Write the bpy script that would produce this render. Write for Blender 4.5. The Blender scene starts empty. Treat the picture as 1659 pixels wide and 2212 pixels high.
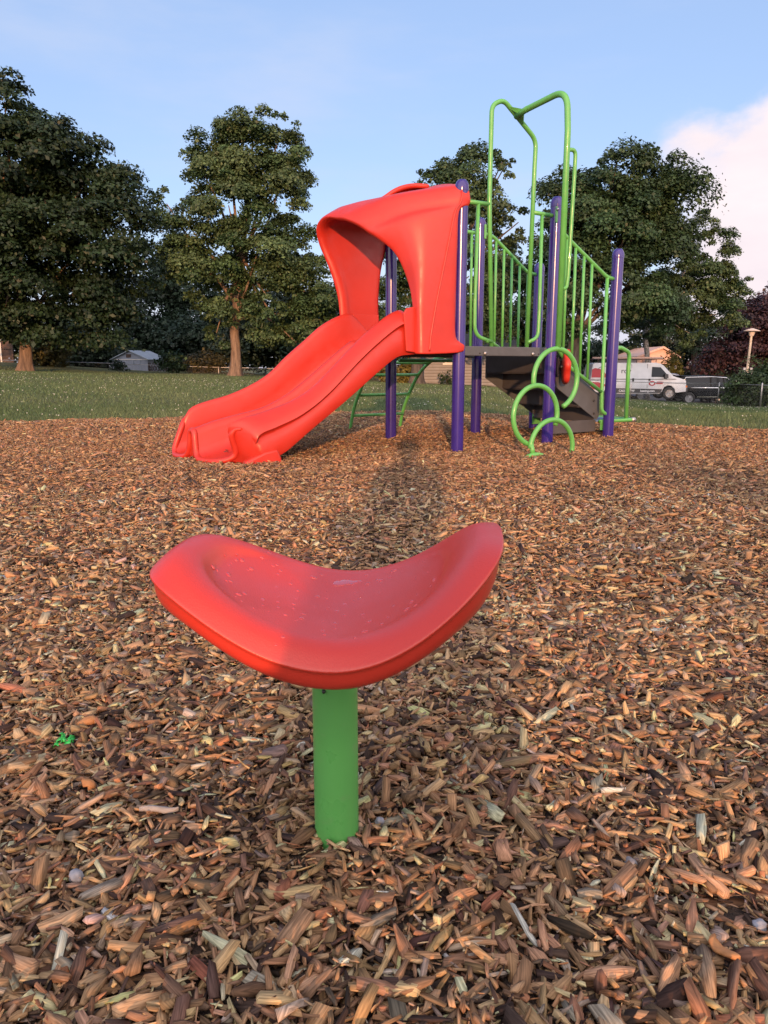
import bpy, bmesh, math, random
import numpy as np
from mathutils import Vector, Matrix, Quaternion
R = math.radians
scene = bpy.context.scene
COL = scene.collection

# ------------------------------------------------------------------ camera, world, sun, exposure
CAM_H, CAM_F, PITCH = 0.73, 1600.0, 11.04
cam_d = bpy.data.cameras.new("camera"); cam = bpy.data.objects.new("camera", cam_d); COL.objects.link(cam)
cam_d.sensor_fit = 'HORIZONTAL'; cam_d.sensor_width = 36.0; cam_d.lens = 36.0 * CAM_F / 1659.0
cam_d.clip_start = 0.05; cam_d.clip_end = 3000
cam.location = (0, 0, CAM_H); cam.rotation_euler = (R(90 - PITCH), 0, 0)
scene.camera = cam

SUN_EL, SUN_AZ = 10.0, 2.0          # low evening sun behind the camera; light travels towards +Y and 2 deg to the right
world = bpy.data.worlds.new("World"); scene.world = world; world.use_nodes = True
wn = world.node_tree.nodes; wl = world.node_tree.links
for n in list(wn): wn.remove(n)
def wnode(t, **k):
    n = wn.new(t)
    for a, b in k.items(): setattr(n, a, b)
    return n
def wmath(op, a, b=None, clamp=False):
    n = wnode('ShaderNodeMath', operation=op, use_clamp=clamp)
    for i, s in enumerate((a, b)):
        if s is None: continue
        if isinstance(s, (int, float)): n.inputs[i].default_value = s
        else: wl.new(s, n.inputs[i])
    return n.outputs[0]
def wramp(v, lo, hi):
    n = wnode('ShaderNodeMapRange', interpolation_type='SMOOTHSTEP')
    wl.new(v, n.inputs[0]); n.inputs[1].default_value = lo; n.inputs[2].default_value = hi
    return n.outputs[0]
def wmix(f, a, b):
    n = wnode('ShaderNodeMix', data_type='RGBA')
    if isinstance(f, (int, float)): n.inputs[0].default_value = f
    else: wl.new(f, n.inputs[0])
    for i, c in ((6, a), (7, b)):
        if isinstance(c, tuple): n.inputs[i].default_value = (*c, 1)
        else: wl.new(c, n.inputs[i])
    return n.outputs[2]
sky = wnode('ShaderNodeTexSky', sky_type='NISHITA', sun_disc=False)
sky.sun_elevation = R(SUN_EL); sky.sun_rotation = R(180 + SUN_AZ)
sky.air_density = 1.0; sky.dust_density = 0.6; sky.ozone_density = 2.0; sky.altitude = 50
tc = wnode('ShaderNodeTexCoord'); sep = wnode('ShaderNodeSeparateXYZ'); wl.new(tc.outputs['Generated'], sep.inputs[0])
dx, dy, dz = sep.outputs
azi = wmath('ARCTAN2', dx, dy)                 # 0 = straight ahead, + to the right
def wnoise(scale, detail, sx=1, sy=1, sz=1, off=0.0):
    m = wnode('ShaderNodeMapping'); m.inputs['Scale'].default_value = (sx, sy, sz); m.inputs['Location'].default_value = (off, off * .7, off * .3)
    wl.new(tc.outputs['Generated'], m.inputs[0])
    n = wnode('ShaderNodeTexNoise'); n.inputs['Scale'].default_value = scale; n.inputs['Detail'].default_value = detail
    n.inputs['Roughness'].default_value = .55
    wl.new(m.outputs[0], n.inputs[0]); return n.outputs[0]
# bright cumulus low on the right, thin veils elsewhere
n1 = wnoise(5.0, 8, 1, 1, 1.6, 3.1)
dtop = wmath('ADD', wmath('MULTIPLY', wmath('SUBTRACT', azi, .36), .62), .275)
lump = wmath('MULTIPLY', wmath('SUBTRACT', n1, .5), .26)
cumA = wramp(wmath('ADD', wmath('SUBTRACT', dtop, dz), lump), .0, .055)
cumB = wramp(wmath('ADD', azi, wmath('MULTIPLY', lump, .8)), .32, .40)
cum = wmath('MULTIPLY', cumA, cumB)
low = wramp(dz, 0.21, 0.00)
n2 = wnoise(2.2, 7, 1, 1, 4.0, 9.3)
veil = wmath('ADD', wmath('MULTIPLY', wramp(n2, .46, .78), .46), .12)
n3 = wnoise(7.0, 8, 1, 1, 3.0, 1.7)
hor = wmath('MULTIPLY', low, wmath('ADD', wmath('MULTIPLY', wramp(n3, .38, .62), .45), .35))
skyt = wmix(1.0, sky.outputs[0], (1.15, 1.0, 1.0)); skyt.node.blend_type = 'MULTIPLY'
SKYK = 0.13
base = wmix(.55, skyt, (1.22, 1.92, 3.45))
c1 = wmix(veil, base, (2.5, 2.75, 3.5))
c2 = wmix(hor, c1, (2.9, 2.75, 3.35))
cshade = wmix(n3, (3.2, 2.85, 3.15), (4.4, 3.85, 3.85))
c3 = wmix(cum, c2, cshade)
# unseen bright cloud bank added overhead and behind the camera as frontal fill light
n4 = wnoise(3.0, 6, 1, 1, 1.5, 5.5)
back = wmath('MULTIPLY', wramp(wmath('SUBTRACT', wmath('MULTIPLY', n4, .5), dy), .18, .75), wramp(dz, -.02, .10))
c3 = wmix(back, c3, (8.6, 7.8, 7.9))
bg = wnode('ShaderNodeBackground'); bg.inputs[1].default_value = SKYK; wl.new(c3, bg.inputs[0])
wo = wnode('ShaderNodeOutputWorld'); wl.new(bg.outputs[0], wo.inputs[0])

sun_d = bpy.data.lights.new("sun", 'SUN'); sun_d.energy = 2.4; sun_d.angle = R(1.0); sun_d.color = (1.0, 0.52, 0.25)
sun = bpy.data.objects.new("sun", sun_d); COL.objects.link(sun)
ld = Vector((math.sin(R(SUN_AZ)) * math.cos(R(SUN_EL)), math.cos(R(SUN_AZ)) * math.cos(R(SUN_EL)), -math.sin(R(SUN_EL))))
sun.rotation_euler = ld.to_track_quat('-Z', 'Y').to_euler(); sun.location = (0, -20, 8)
scene.view_settings.view_transform = 'Standard'; scene.view_settings.look = 'None'
scene.view_settings.exposure = 1.05; scene.view_settings.gamma = 1.0
scene.cycles.max_bounces = 6; scene.cycles.transparent_max_bounces = 6
scene.cycles.use_denoising = True

# ------------------------------------------------------------------ helpers
rng = np.random.default_rng(7); random.seed(7)
cP, sP = math.cos(R(PITCH)), math.sin(R(PITCH))
def at(px, py, Y):
    """a point of the place at distance Y, from measurements taken on the photograph (1659 px wide)"""
    a = (px - 829.5) / CAM_F; b = (py - 1106.) / CAM_F
    d = (a, cP - b * sP, -sP - b * cP); k = Y / d[1]
    return Vector((d[0] * k, Y, CAM_H + d[2] * k))

def tag(o, label=None, cat=None, group=None, kind=None):
    if label: o['label'] = label
    if cat: o['category'] = cat
    if group: o['group'] = group
    if kind: o['kind'] = kind
    return o
def empty(name, loc=(0, 0, 0), rz=0.0):
    o = bpy.data.objects.new(name, None); COL.objects.link(o); o.location = loc; o.rotation_euler = (0, 0, rz)
    o.empty_display_size = .2
    return o
def link(name, me, mat=None, parent=None, smooth=True, loc=None, rot=None):
    o = bpy.data.objects.new(name, me); COL.objects.link(o)
    if mat: me.materials.append(mat)
    if smooth and len(me.polygons): me.polygons.foreach_set('use_smooth', [True] * len(me.polygons))
    if parent: o.parent = parent
    if loc is not None: o.location = loc
    if rot is not None: o.rotation_euler = rot
    return o
def mesh(name, verts, faces):
    me = bpy.data.meshes.new(name); me.from_pydata([tuple(map(float, v)) for v in verts], [], faces); me.update(); return me
def big_mesh(name, V, Fq, k=4):
    me = bpy.data.meshes.new(name); n = len(Fq)
    me.vertices.add(len(V)); me.vertices.foreach_set('co', np.ascontiguousarray(V, np.float32).ravel())
    me.loops.add(n * k); me.loops.foreach_set('vertex_index', np.ascontiguousarray(Fq, np.int32).ravel())
    me.polygons.add(n); me.polygons.foreach_set('loop_start', np.arange(0, n * k, k, dtype=np.int32))
    me.polygons.foreach_set('loop_total', np.full(n, k, np.int32))
    me.update(calc_edges=True); return me
def col_attr(me, cols, dom='POINT'):
    a = me.color_attributes.new('tint', 'FLOAT_COLOR', dom)
    c = np.ones((len(cols), 4), np.float32); c[:, :cols.shape[1]] = cols
    a.data.foreach_set('color', c.ravel())
class MB:
    """collects pieces into one mesh"""
    def __init__(s): s.v = []; s.f = []
    def add(s, verts, faces):
        o = len(s.v); s.v += [tuple(map(float, p)) for p in verts]; s.f += [tuple(i + o for i in f) for f in faces]; return s
    def box(s, x0, x1, y0, y1, z0, z1):
        v = [(x, y, z) for z in (z0, z1) for y in (y0, y1) for x in (x0, x1)]
        return s.add(v, [(0, 2, 3, 1), (4, 5, 7, 6), (0, 1, 5, 4), (2, 6, 7, 3), (1, 3, 7, 5), (0, 4, 6, 2)])
    def prism(s, poly, d0, d1, axis='y'):
        n = len(poly)
        def P(a, b, d): return {'y': (a, d, b), 'x': (d, a, b), 'z': (a, b, d)}[axis]
        v = [P(a, b, d0) for a, b in poly] + [P(a, b, d1) for a, b in poly]
        f = [tuple(range(n))[::-1], tuple(range(n, 2 * n))] + [(i, (i + 1) % n, n + (i + 1) % n, n + i) for i in range(n)]
        return s.add(v, f)
    def tube(s, pts, r, seg=14, closed=False):
        pts = [Vector(p) for p in pts]; n = len(pts); rr = r if hasattr(r, '__len__') else [r] * n
        T = []
        for i in range(n):
            a = pts[(i - 1) % n] if closed or i > 0 else pts[i]; b = pts[(i + 1) % n] if closed or i < n - 1 else pts[i]
            T.append((b - a).normalized())
        nrm = T[0].orthogonal().normalized(); v = []
        for i in range(n):
            if i: 
                q = T[i - 1].rotation_difference(T[i]); nrm = (q @ nrm); nrm = (nrm - T[i] * nrm.dot(T[i])).normalized()
            bn = T[i].cross(nrm)
            for k in range(seg):
                a = 2 * math.pi * k / seg; v.append(pts[i] + (nrm * math.cos(a) + bn * math.sin(a)) * rr[i])
        f = []
        for i in range(n if closed else n - 1):
            j = (i + 1) % n
            for k in range(seg): f.append((i * seg + k, i * seg + (k + 1) % seg, j * seg + (k + 1) % seg, j * seg + k))
        if not closed: f += [tuple(range(seg))[::-1], tuple(range((n - 1) * seg, n * seg))]
        return s.add(v, f)
    def lathe(s, prof, seg=24, axis='z', c=(0, 0, 0), cap=True):
        v = []; n = len(prof)
        for r, z in prof:
            for k in range(seg):
                a = 2 * math.pi * k / seg; p = (r * math.cos(a), r * math.sin(a), z)
                if axis == 'y': p = (p[0], p[2], p[1])
                if axis == 'x': p = (p[2], p[0], p[1])
                v.append((p[0] + c[0], p[1] + c[1], p[2] + c[2]))
        f = [(i * seg + k, i * seg + (k + 1) % seg, (i + 1) * seg + (k + 1) % seg, (i + 1) * seg + k) for i in range(n - 1) for k in range(seg)]
        if cap: f += [tuple(range(seg))[::-1], tuple(range((n - 1) * seg, n * seg))]
        return s.add(v, f)
    def grid(s, rows, cu=False, cv=False):
        n, m = len(rows), len(rows[0]); v = [p for r in rows for p in r]
        f = [(i * m + j, i * m + (j + 1) % m, ((i + 1) % n) * m + (j + 1) % m, ((i + 1) % n) * m + j)
             for i in range(n if cu else n - 1) for j in range(m if cv else m - 1)]
        return s.add(v, f)
    def build(s, name, mat=None, parent=None, smooth=True, bevel=0, subsurf=0, fix=True, auto=None):
        me = mesh(name, s.v, s.f)
        if fix:
            bm = bmesh.new(); bm.from_mesh(me); bmesh.ops.recalc_face_normals(bm, faces=bm.faces)
            bm.to_mesh(me); bm.free()
        o = link(name, me, mat, parent, smooth)
        if smooth and auto is not None: me.set_sharp_from_angle(angle=R(auto))
        if bevel:
            b = o.modifiers.new('bevel', 'BEVEL'); b.width = bevel; b.segments = 2; b.limit_method = 'ANGLE'; b.angle_limit = R(40)
        if subsurf:
            m = o.modifiers.new('subsurf', 'SUBSURF'); m.levels = subsurf; m.render_levels = subsurf
        return o
def fillet(pts, rad, seg=7):
    pts = [Vector(p) for p in pts]; out = [pts[0]]
    for i in range(1, len(pts) - 1):
        a, b, c = pts[i - 1], pts[i], pts[i + 1]; u = (a - b); w = (c - b); r = rad[i] if hasattr(rad, '__len__') else rad
        ang = u.angle(w)
        if math.pi - ang < .02: out.append(b); continue
        d = min(r / math.tan(ang / 2), u.length * .48, w.length * .48)
        p0 = b + u.normalized() * d; p1 = b + w.normalized() * d
        for k in range(seg + 1):
            t = k / seg; out.append(p0.lerp(b, t).lerp(b.lerp(p1, t), t))
    out.append(pts[-1]); return out
def spline(P, n, closed=False):
    P = np.array(P, float); m = len(P); out = []
    segs = m if closed else m - 1
    for i in range(segs):
        g = lambda j: P[j % m] if closed else P[min(max(j, 0), m - 1)]
        p0, p1, p2, p3 = g(i - 1), g(i), g(i + 1), g(i + 2)
        if not closed:
            if i == 0: p0 = 2 * p1 - p2
            if i == m - 2: p3 = 2 * p2 - p1
        for t in np.arange(n) / n:
            out.append(.5 * ((2 * p1) + (-p0 + p2) * t + (2 * p0 - 5 * p1 + 4 * p2 - p3) * t * t + (-p0 + 3 * p1 - 3 * p2 + p3) * t ** 3))
    if not closed: out.append(P[-1])
    return np.array(out)
def interp_rows(tab, xs):
    """smooth table interpolation: first column is the key"""
    tab = np.array(tab, float); sp = spline(tab, 12)
    o = np.argsort(sp[:, 0]); sp = sp[o]
    return np.stack([np.interp(xs, sp[:, 0], sp[:, k]) for k in range(1, tab.shape[1])], -1)

# ------------------------------------------------------------------ materials
def material(name):
    m = bpy.data.materials.new(name); m.use_nodes = True
    return m, m.node_tree.nodes, m.node_tree.links, m.node_tree.nodes['Principled BSDF']
def nd(N, t, **k):
    n = N.new(t)
    for a, b in k.items(): setattr(n, a, b)
    return n
def noise_fac(N, L, scale, detail=4, coord='Object', sc=(1, 1, 1)):
    t = nd(N, 'ShaderNodeTexCoord'); mp = nd(N, 'ShaderNodeMapping'); mp.inputs['Scale'].default_value = sc
    L.new(t.outputs[coord], mp.inputs[0])
    n = nd(N, 'ShaderNodeTexNoise'); n.inputs['Scale'].default_value = scale; n.inputs['Detail'].default_value = detail
    L.new(mp.outputs[0], n.inputs[0]); return n.outputs[0]
def mix(N, L, f, a, b, mode='MIX'):
    n = nd(N, 'ShaderNodeMix', data_type='RGBA', blend_type=mode)
    if isinstance(f, (int, float)): n.inputs[0].default_value = f
    else: L.new(f, n.inputs[0])
    for i, c in ((6, a), (7, b)):
        if isinstance(c, tuple): n.inputs[i].default_value = (*c[:3], 1)
        else: L.new(c, n.inputs[i])
    return n.outputs[2]
def rng_map(N, L, v, a, b, c, d):
    n = nd(N, 'ShaderNodeMapRange'); L.new(v, n.inputs[0])
    for i, x in enumerate((a, b, c, d)): n.inputs[i + 1].default_value = x
    return n.outputs[0]
def simple(name, col, rough=.5, col2=None, scale=6., bump=0., bscale=80., metal=0., coat=0., spec=.5, sc=(1, 1, 1), bdist=.002):
    m, N, L, B = material(name)
    if col2:
        f = noise_fac(N, L, scale, 5, sc=sc); f = rng_map(N, L, f, .35, .65, 0, 1)
        L.new(mix(N, L, f, col, col2), B.inputs['Base Color'])
    else: B.inputs['Base Color'].default_value = (*col, 1)
    B.inputs['Roughness'].default_value = rough; B.inputs['Metallic'].default_value = metal
    B.inputs['Coat Weight'].default_value = coat; B.inputs['Specular IOR Level'].default_value = spec
    if bump:
        f = noise_fac(N, L, bscale, 3, sc=sc); b = nd(N, 'ShaderNodeBump'); b.inputs['Strength'].default_value = bump; b.inputs['Distance'].default_value = bdist
        L.new(f, b.inputs['Height']); L.new(b.outputs[0], B.inputs['Normal'])
    return m
def tint_mat(name, rough=.8, transl=0.0, grain=False, spec=.3):
    """base colour from the per-leaf / per-chip tint attribute"""
    m, N, L, B = material(name)
    a = nd(N, 'ShaderNodeVertexColor', layer_name='tint'); c = a.outputs[0]
    if grain:
        uv = nd(N, 'ShaderNodeUVMap', uv_map='grain'); mp = nd(N, 'ShaderNodeMapping'); mp.inputs['Scale'].default_value = (35, 420, 1)
        L.new(uv.outputs[0], mp.inputs[0]); n = nd(N, 'ShaderNodeTexNoise'); n.inputs['Scale'].default_value = 1.0; n.inputs['Detail'].default_value = 3
        L.new(mp.outputs[0], n.inputs[0])
        f = rng_map(N, L, n.outputs[0], .3, .72, .45, 1.35)
        v = nd(N, 'ShaderNodeVectorMath', operation='SCALE'); L.new(c, v.inputs[0]); L.new(f, v.inputs['Scale']); c = v.outputs[0]
        b = nd(N, 'ShaderNodeBump'); b.inputs['Strength'].default_value = .5; b.inputs['Distance'].default_value = .001
        L.new(n.outputs[0], b.inputs['Height']); L.new(b.outputs[0], B.inputs['Normal'])
    L.new(c, B.inputs['Base Color']); B.inputs['Roughness'].default_value = rough; B.inputs['Specular IOR Level'].default_value = spec
    if transl:
        t = nd(N, 'ShaderNodeBsdfTranslucent'); L.new(c, t.inputs[0]); ms = nd(N, 'ShaderNodeMixShader'); ms.inputs[0].default_value = transl
        L.new(B.outputs[0], ms.inputs[1]); L.new(t.outputs[0], ms.inputs[2]); L.new(ms.outputs[0], N['Material Output'].inputs[0])
    return m
def plastic(name, col, col2, rough=.42, fine=.12):
    m, N, L, B = material(name)
    f = rng_map(N, L, noise_fac(N, L, 3.0, 6), .35, .68, 0, 1)
    L.new(mix(N, L, f, col, col2), B.inputs['Base Color'])
    r = rng_map(N, L, noise_fac(N, L, 14, 5), .3, .7, rough - .07, rough + .1); L.new(r, B.inputs['Roughness'])
    g = noise_fac(N, L, 420, 2); b = nd(N, 'ShaderNodeBump'); b.inputs['Strength'].default_value = fine; b.inputs['Distance'].default_value = .0006
    L.new(g, b.inputs['Height']); L.new(b.outputs[0], B.inputs['Normal'])
    return m
M = {}
M['red'] = plastic('red_plastic', (.46, .026, .014), (.40, .022, .012), .40, .25)
M['seat_red'] = plastic('seat_red_plastic', (.49, .032, .018), (.43, .027, .016), .36, .6)
M['seat_red'].node_tree.nodes['Principled BSDF'].inputs['Coat Weight'].default_value = .25; M['seat_red'].node_tree.nodes['Principled BSDF'].inputs['Coat Roughness'].default_value = .32
M['seat_wet'] = plastic('wet_seat_plastic', (.52, .031, .017), (.46, .027, .016), .40, .8)
q_ = M['seat_wet'].node_tree.nodes['Principled BSDF']; q_.inputs['Coat Weight'].default_value = .32; q_.inputs['Coat Roughness'].default_value = .34
M['green'] = simple('green_powder_coat', (.10, .36, .085), .30, (.088, .32, .075), 9, .1, 300, coat=.15)
def worn(m, dust):
    N, L = m.node_tree.nodes, m.node_tree.links; B = N['Principled BSDF']
    L.new(rng_map(N, L, noise_fac(N, L, 16, 6), .35, .7, B.inputs['Roughness'].default_value - .05, B.inputs['Roughness'].default_value + .22), B.inputs['Roughness'])
    src = B.inputs['Base Color'].links[0].from_socket; f = rng_map(N, L, noise_fac(N, L, 34, 8), .60, .74, 0, .45)
    L.new(mix(N, L, f, src, dust), B.inputs['Base Color'])
worn(M['green'], (.17, .30, .12))
M['purple'] = simple('purple_powder_coat', (.032, .019, .185), .2, (.028, .016, .16), 7, .06, 200, coat=.3)
M['charcoal'] = simple('charcoal_coating', (.074, .08, .092), .62, (.062, .067, .077), 12, .5, 260)
M['charcoal_low'] = simple('stair_coating', (.062, .058, .06), .6, (.048, .045, .048), 8, .4, 220)
M['black'] = simple('black_steel', (.015, .015, .017), .4, bump=.05)
M['steel'] = simple('galvanised_steel', (.42, .42, .43), .42, (.33, .33, .34), 20, metal=.8)
M['wet'] = simple('platform_sheen_coating', (.10, .17, .33), .2, (.16, .24, .42), 6, .3, 60)  # grey platform top, blue sheen of reflected light put into its colour
M['mulch'] = simple('mulch_soil', (.075, .048, .033), .95, (.035, .022, .016), 60, .9, 160, bdist=.01)
M['chip'] = tint_mat('wood_chip', .88, 0, True, .15)
M['grass'] = tint_mat('grass_blade', .6, .3, False, .25)
M['leaf'] = tint_mat('leaf', .5, .22, False, .3)
M['clover'] = simple('clover_white', (.42, .43, .36), .8)
M['bark'] = simple('tree_bark', (.22, .145, .095), .9, (.10, .065, .045), 7, 1.0, 9, sc=(1, 1, .18), bdist=.06)
M['bark_dark'] = simple('dark_bark', (.10, .08, .065), .9, (.05, .04, .035), 7, 1.0, 9, sc=(1, 1, .2), bdist=.05)
M['birch'] = simple('birch_bark', (.46, .44, .40), .7, (.10, .09, .08), 6, .4, 12, sc=(1, 1, 2.5), bdist=.02)

# ------------------------------------------------------------------ terrain
POLY = np.array([(-5.3, 9.75), (-3.3, 10.65), (-1.2, 11.9), (.3, 12.35), (1.5, 11.9), (2.7, 10.3), (3.3, 9.55), (4.6, 8.62), (6.3, 7.2), (7.6, 4.5), (7.2, 1), (6, -3), (0, -4.2), (-7, -3.2), (-9.2, 2), (-8.2, 7.6)])
POLY = spline(POLY, 8, closed=True)
def in_poly(x, y, P=POLY):
    x = np.asarray(x); y = np.asarray(y); ins = np.zeros(x.shape, bool); n = len(P)
    for i in range(n):
        x0, y0 = P[i]; x1, y1 = P[(i + 1) % n]
        c = ((y0 > y) != (y1 > y)) & (x < (x1 - x0) * (y - y0) / (y1 - y0 + 1e-12) + x0); ins ^= c
    return ins
def poly_dist(x, y, P=POLY):
    d = np.full(np.shape(x), 1e9)
    for i in range(len(P)):
        a = P[i]; b = P[(i + 1) % len(P)]; ab = b - a; L2 = (ab ** 2).sum()
        t = np.clip(((x - a[0]) * ab[0] + (y - a[1]) * ab[1]) / L2, 0, 1)
        d = np.minimum(d, np.hypot(x - a[0] - t * ab[0], y - a[1] - t * ab[1]))
    return d
def smooth(a, b, x):
    t = np.clip((x - a) / (b - a), 0, 1); return t * t * (3 - 2 * t)
SL_U = [-1.2, -.52, -.33, -.2, .07, .13, .31, .37, .5, 1.2]; SL_S = [.026, .0185, .0107, .0067, -.0077, -.011, -.031, -.0362, -.0445, -.05]
def ground_z(x, y):
    x = np.asarray(x, float); y = np.asarray(y, float)
    u = np.where(y > 3, x / np.maximum(y, 3), x / 3); sl = np.interp(u, SL_U, SL_S)
    d = np.clip(y - 10, 0, 44); d = d * smooth(0, 5, d)
    bank = np.where(u < -.3, .34 * smooth(42, 50, y) * np.clip((-.3 - u) / .2, 0, 1), 0)
    return sl * d + bank + .035 * np.sin(x * .31 + 1) * np.sin(y * .23) * smooth(10, 16, y)
def mulch_z(x, y):
    x = np.asarray(x, float); y = np.asarray(y, float)
    z = .010 * np.sin(x * 3.1 + .5 * y) * np.sin(y * 2.3 - .4) + .008 * np.sin(x * 7.3 - y * 4.1 + 2) * np.sin(y * 5.7 + x * 2)
    z = z * smooth(.3, 1.2, np.hypot(x + .07, y - 1.04)) + .016 * np.exp(-((y - .62) / .16) ** 2)
    return z + .035 * smooth(6.4, 8.4, y) - .03 * smooth(1.0, 0.0, poly_dist(x, y))

# the ground: one sheet to the horizon
ys = np.unique(np.concatenate([np.linspace(-60, 0, 9), np.linspace(0, 60, 81), np.geomspace(60, 900, 14)]))
xs = np.unique(np.concatenate([-np.geomspace(40, 900, 12), np.linspace(-40, 40, 81), np.geomspace(40, 900, 12)]))
X, Y = np.meshgrid(xs, ys)
Z = ground_z(X, Y) - .06 * (in_poly(X, Y) & (poly_dist(X, Y) > .6))
gv = np.stack([X, Y, Z], -1).reshape(-1, 3); n = len(xs)
idx = np.arange(len(gv)).reshape(X.shape)
gf = np.stack([idx[:-1, :-1], idx[:-1, 1:], idx[1:, 1:], idx[1:, :-1]], -1).reshape(-1, 4)
m, N, L, B = material('lawn_ground')
f1 = rng_map(N, L, noise_fac(N, L, .55, 6), .35, .65, 0, 1); f2 = rng_map(N, L, noise_fac(N, L, 26, 5), .3, .7, 0, 1)
cA = mix(N, L, f1, (.062, .088, .034), (.100, .110, .050)); cB = mix(N, L, f2, (.05, .055, .022), (.15, .145, .07))
L.new(mix(N, L, .5, cA, cB), B.inputs['Base Color']); B.inputs['Roughness'].default_value = .9; B.inputs['Specular IOR Level'].default_value = .15
bb = nd(N, 'ShaderNodeBump'); bb.inputs['Strength'].default_value = .9; bb.inputs['Distance'].default_value = .05; L.new(noise_fac(N, L, 30, 4), bb.inputs['Height']); L.new(bb.outputs[0], B.inputs['Normal'])
M['lawn'] = m
tag(link('ground', big_mesh('ground', gv, gf), M['lawn']), kind='structure')

# the mulch bed: a sheet inside the curved border, chips scattered over it
gx = np.arange(-9.6, 8.2, .12); gy = np.arange(-4.4, 12.6, .12); X, Y = np.meshgrid(gx, gy)
Z = mulch_z(X, Y) - .004 + .0; ins = in_poly(X, Y)
idx = np.arange(X.size).reshape(X.shape); keep = ins[:-1, :-1] & ins[:-1, 1:] & ins[1:, 1:] & ins[1:, :-1]
gf = np.stack([idx[:-1, :-1], idx[:-1, 1:], idx[1:, 1:], idx[1:, :-1]], -1)[keep]
tag(link('mulch_bed', big_mesh('mulch_bed', np.stack([X, Y, Z + .012], -1).reshape(-1, 3), gf), M['mulch']), kind='structure')

CHIP_PAL = np.array([(.36, .245, .135), (.44, .315, .19), (.28, .185, .105), (.22, .145, .088), (.145, .095, .064), (.06, .043, .036), (.29, .145, .08), (.25, .215, .175), (.58, .45, .30)])
CHIP_W = np.array([.19, .13, .18, .15, .12, .11, .05, .06, .01]); CHIP_W = CHIP_W / CHIP_W.sum()
def chips(name, n, y0, y1, size, lift, detailed, margin=0):
    u = rng.random(n); y = np.sqrt(y0 ** 2 + u * (y1 ** 2 - y0 ** 2)); hw = .56 * y + .55
    x = rng.uniform(-1, 1, n) * hw if not margin else np.where(rng.random(n) < .5, -1, 1) * (hw + rng.random(n) * margin)
    ok = in_poly(x, y) & ((poly_dist(x, y) > .03) | (rng.random(n) < .5)); x, y = x[ok], y[ok]; n = len(x)
    Ln = np.clip(rng.lognormal(math.log(.0215), .50, n), .007, .078) * size
    Wd = Ln * np.clip(rng.lognormal(math.log(.235), .40, n), .07, .80); Wd = np.clip(Wd, .0018, .020 * size)
    Th = np.clip(Wd * rng.uniform(.22, .7, n), .0012, .011 * size)
    if detailed: sx = np.array([-.5, 0, .5])
    else: sx = np.array([-.5, .5])
    k = len(sx); nv = 4 * k
    taper = np.ones((n, k)); taper[:, 0] = rng.uniform(.25, 1.05, n); taper[:, -1] = rng.uniform(.25, 1.05, n)
    P = np.zeros((n, k, 4, 3))
    cs = np.array([(-.5, -.5), (.5, -.5), (.5, .5), (-.5, .5)])
    skew = rng.uniform(-.55, .55, (n, 2)); bend = rng.normal(0, .10, n)
    for i in range(k):
        P[:, i, :, 0] = sx[i] * Ln[:, None]
        if i in (0, k - 1): P[:, i, :, 0] += cs[:, 0] * (skew[:, 0 if i == 0 else 1] * Wd)[:, None] + cs[:, 1] * (rng.uniform(-.5, .5, n) * Th)[:, None]
        P[:, i, :, 1] = cs[:, 0] * (Wd * taper[:, i])[:, None]
        P[:, i, :, 2] = cs[:, 1] * (Th * (.5 + .5 * taper[:, i]))[:, None] + (bend * (sx[i] ** 2) * 4 * Ln * .3)[:, None]
    P[..., 1] += rng.normal(0, 1, (n, k, 4)) * (Wd * .09)[:, None, None]
    P[..., 2] += rng.normal(0, 1, (n, k, 4)) * (Th * .13)[:, None, None]
    uv = np.zeros((n, k, 4, 2)); uv[..., 0] = P[..., 0] + rng.uniform(0, 50, n)[:, None, None]; uv[..., 1] = P[..., 1] + P[..., 2] * .8 + rng.uniform(0, 50, n)[:, None, None]
    P = P.reshape(n, nv, 3)
    yaw = rng.uniform(0, 2 * np.pi, n); pit = rng.normal(0, .27, n) + (rng.random(n) < .12) * rng.normal(0, .6, n); rol = rng.normal(0, .50, n)
    c, s = np.cos(rol), np.sin(rol); P = np.stack([P[..., 0], P[..., 1] * c[:, None] - P[..., 2] * s[:, None], P[..., 1] * s[:, None] + P[..., 2] * c[:, None]], -1)
    c, s = np.cos(pit), np.sin(pit); P = np.stack([P[..., 0] * c[:, None] - P[..., 2] * s[:, None], P[..., 1], P[..., 0] * s[:, None] + P[..., 2] * c[:, None]], -1)
    c, s = np.cos(yaw), np.sin(yaw); P = np.stack([P[..., 0] * c[:, None] - P[..., 1] * s[:, None], P[..., 0] * s[:, None] + P[..., 1] * c[:, None], P[..., 2]], -1)
    z = mulch_z(x, y) + rng.random(n) ** .8 * lift
    P += np.stack([x, y, z], -1)[:, None, :]
    q = []
    for i in range(k - 1):
        a = i * 4
        for j in range(4): q.append((a + j, a + (j + 1) % 4, a + 4 + (j + 1) % 4, a + 4 + j))
    q += [(3, 2, 1, 0), (nv - 4, nv - 3, nv - 2, nv - 1)]
    Fq = (np.array(q)[None] + (np.arange(n) * nv)[:, None, None]).reshape(-1, 4)
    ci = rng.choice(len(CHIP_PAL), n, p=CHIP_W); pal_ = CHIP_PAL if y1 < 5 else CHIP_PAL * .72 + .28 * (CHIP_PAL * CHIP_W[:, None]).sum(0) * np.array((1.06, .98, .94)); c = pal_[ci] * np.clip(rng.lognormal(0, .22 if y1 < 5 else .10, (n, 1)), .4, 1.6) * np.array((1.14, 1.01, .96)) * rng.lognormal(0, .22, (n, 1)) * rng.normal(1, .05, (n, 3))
    # damp darker and drier paler patches of the bed
    return P.reshape(-1, 3), Fq, np.repeat(np.clip(c, .02, .50), nv, 0), uv.reshape(-1, 2)
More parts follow.
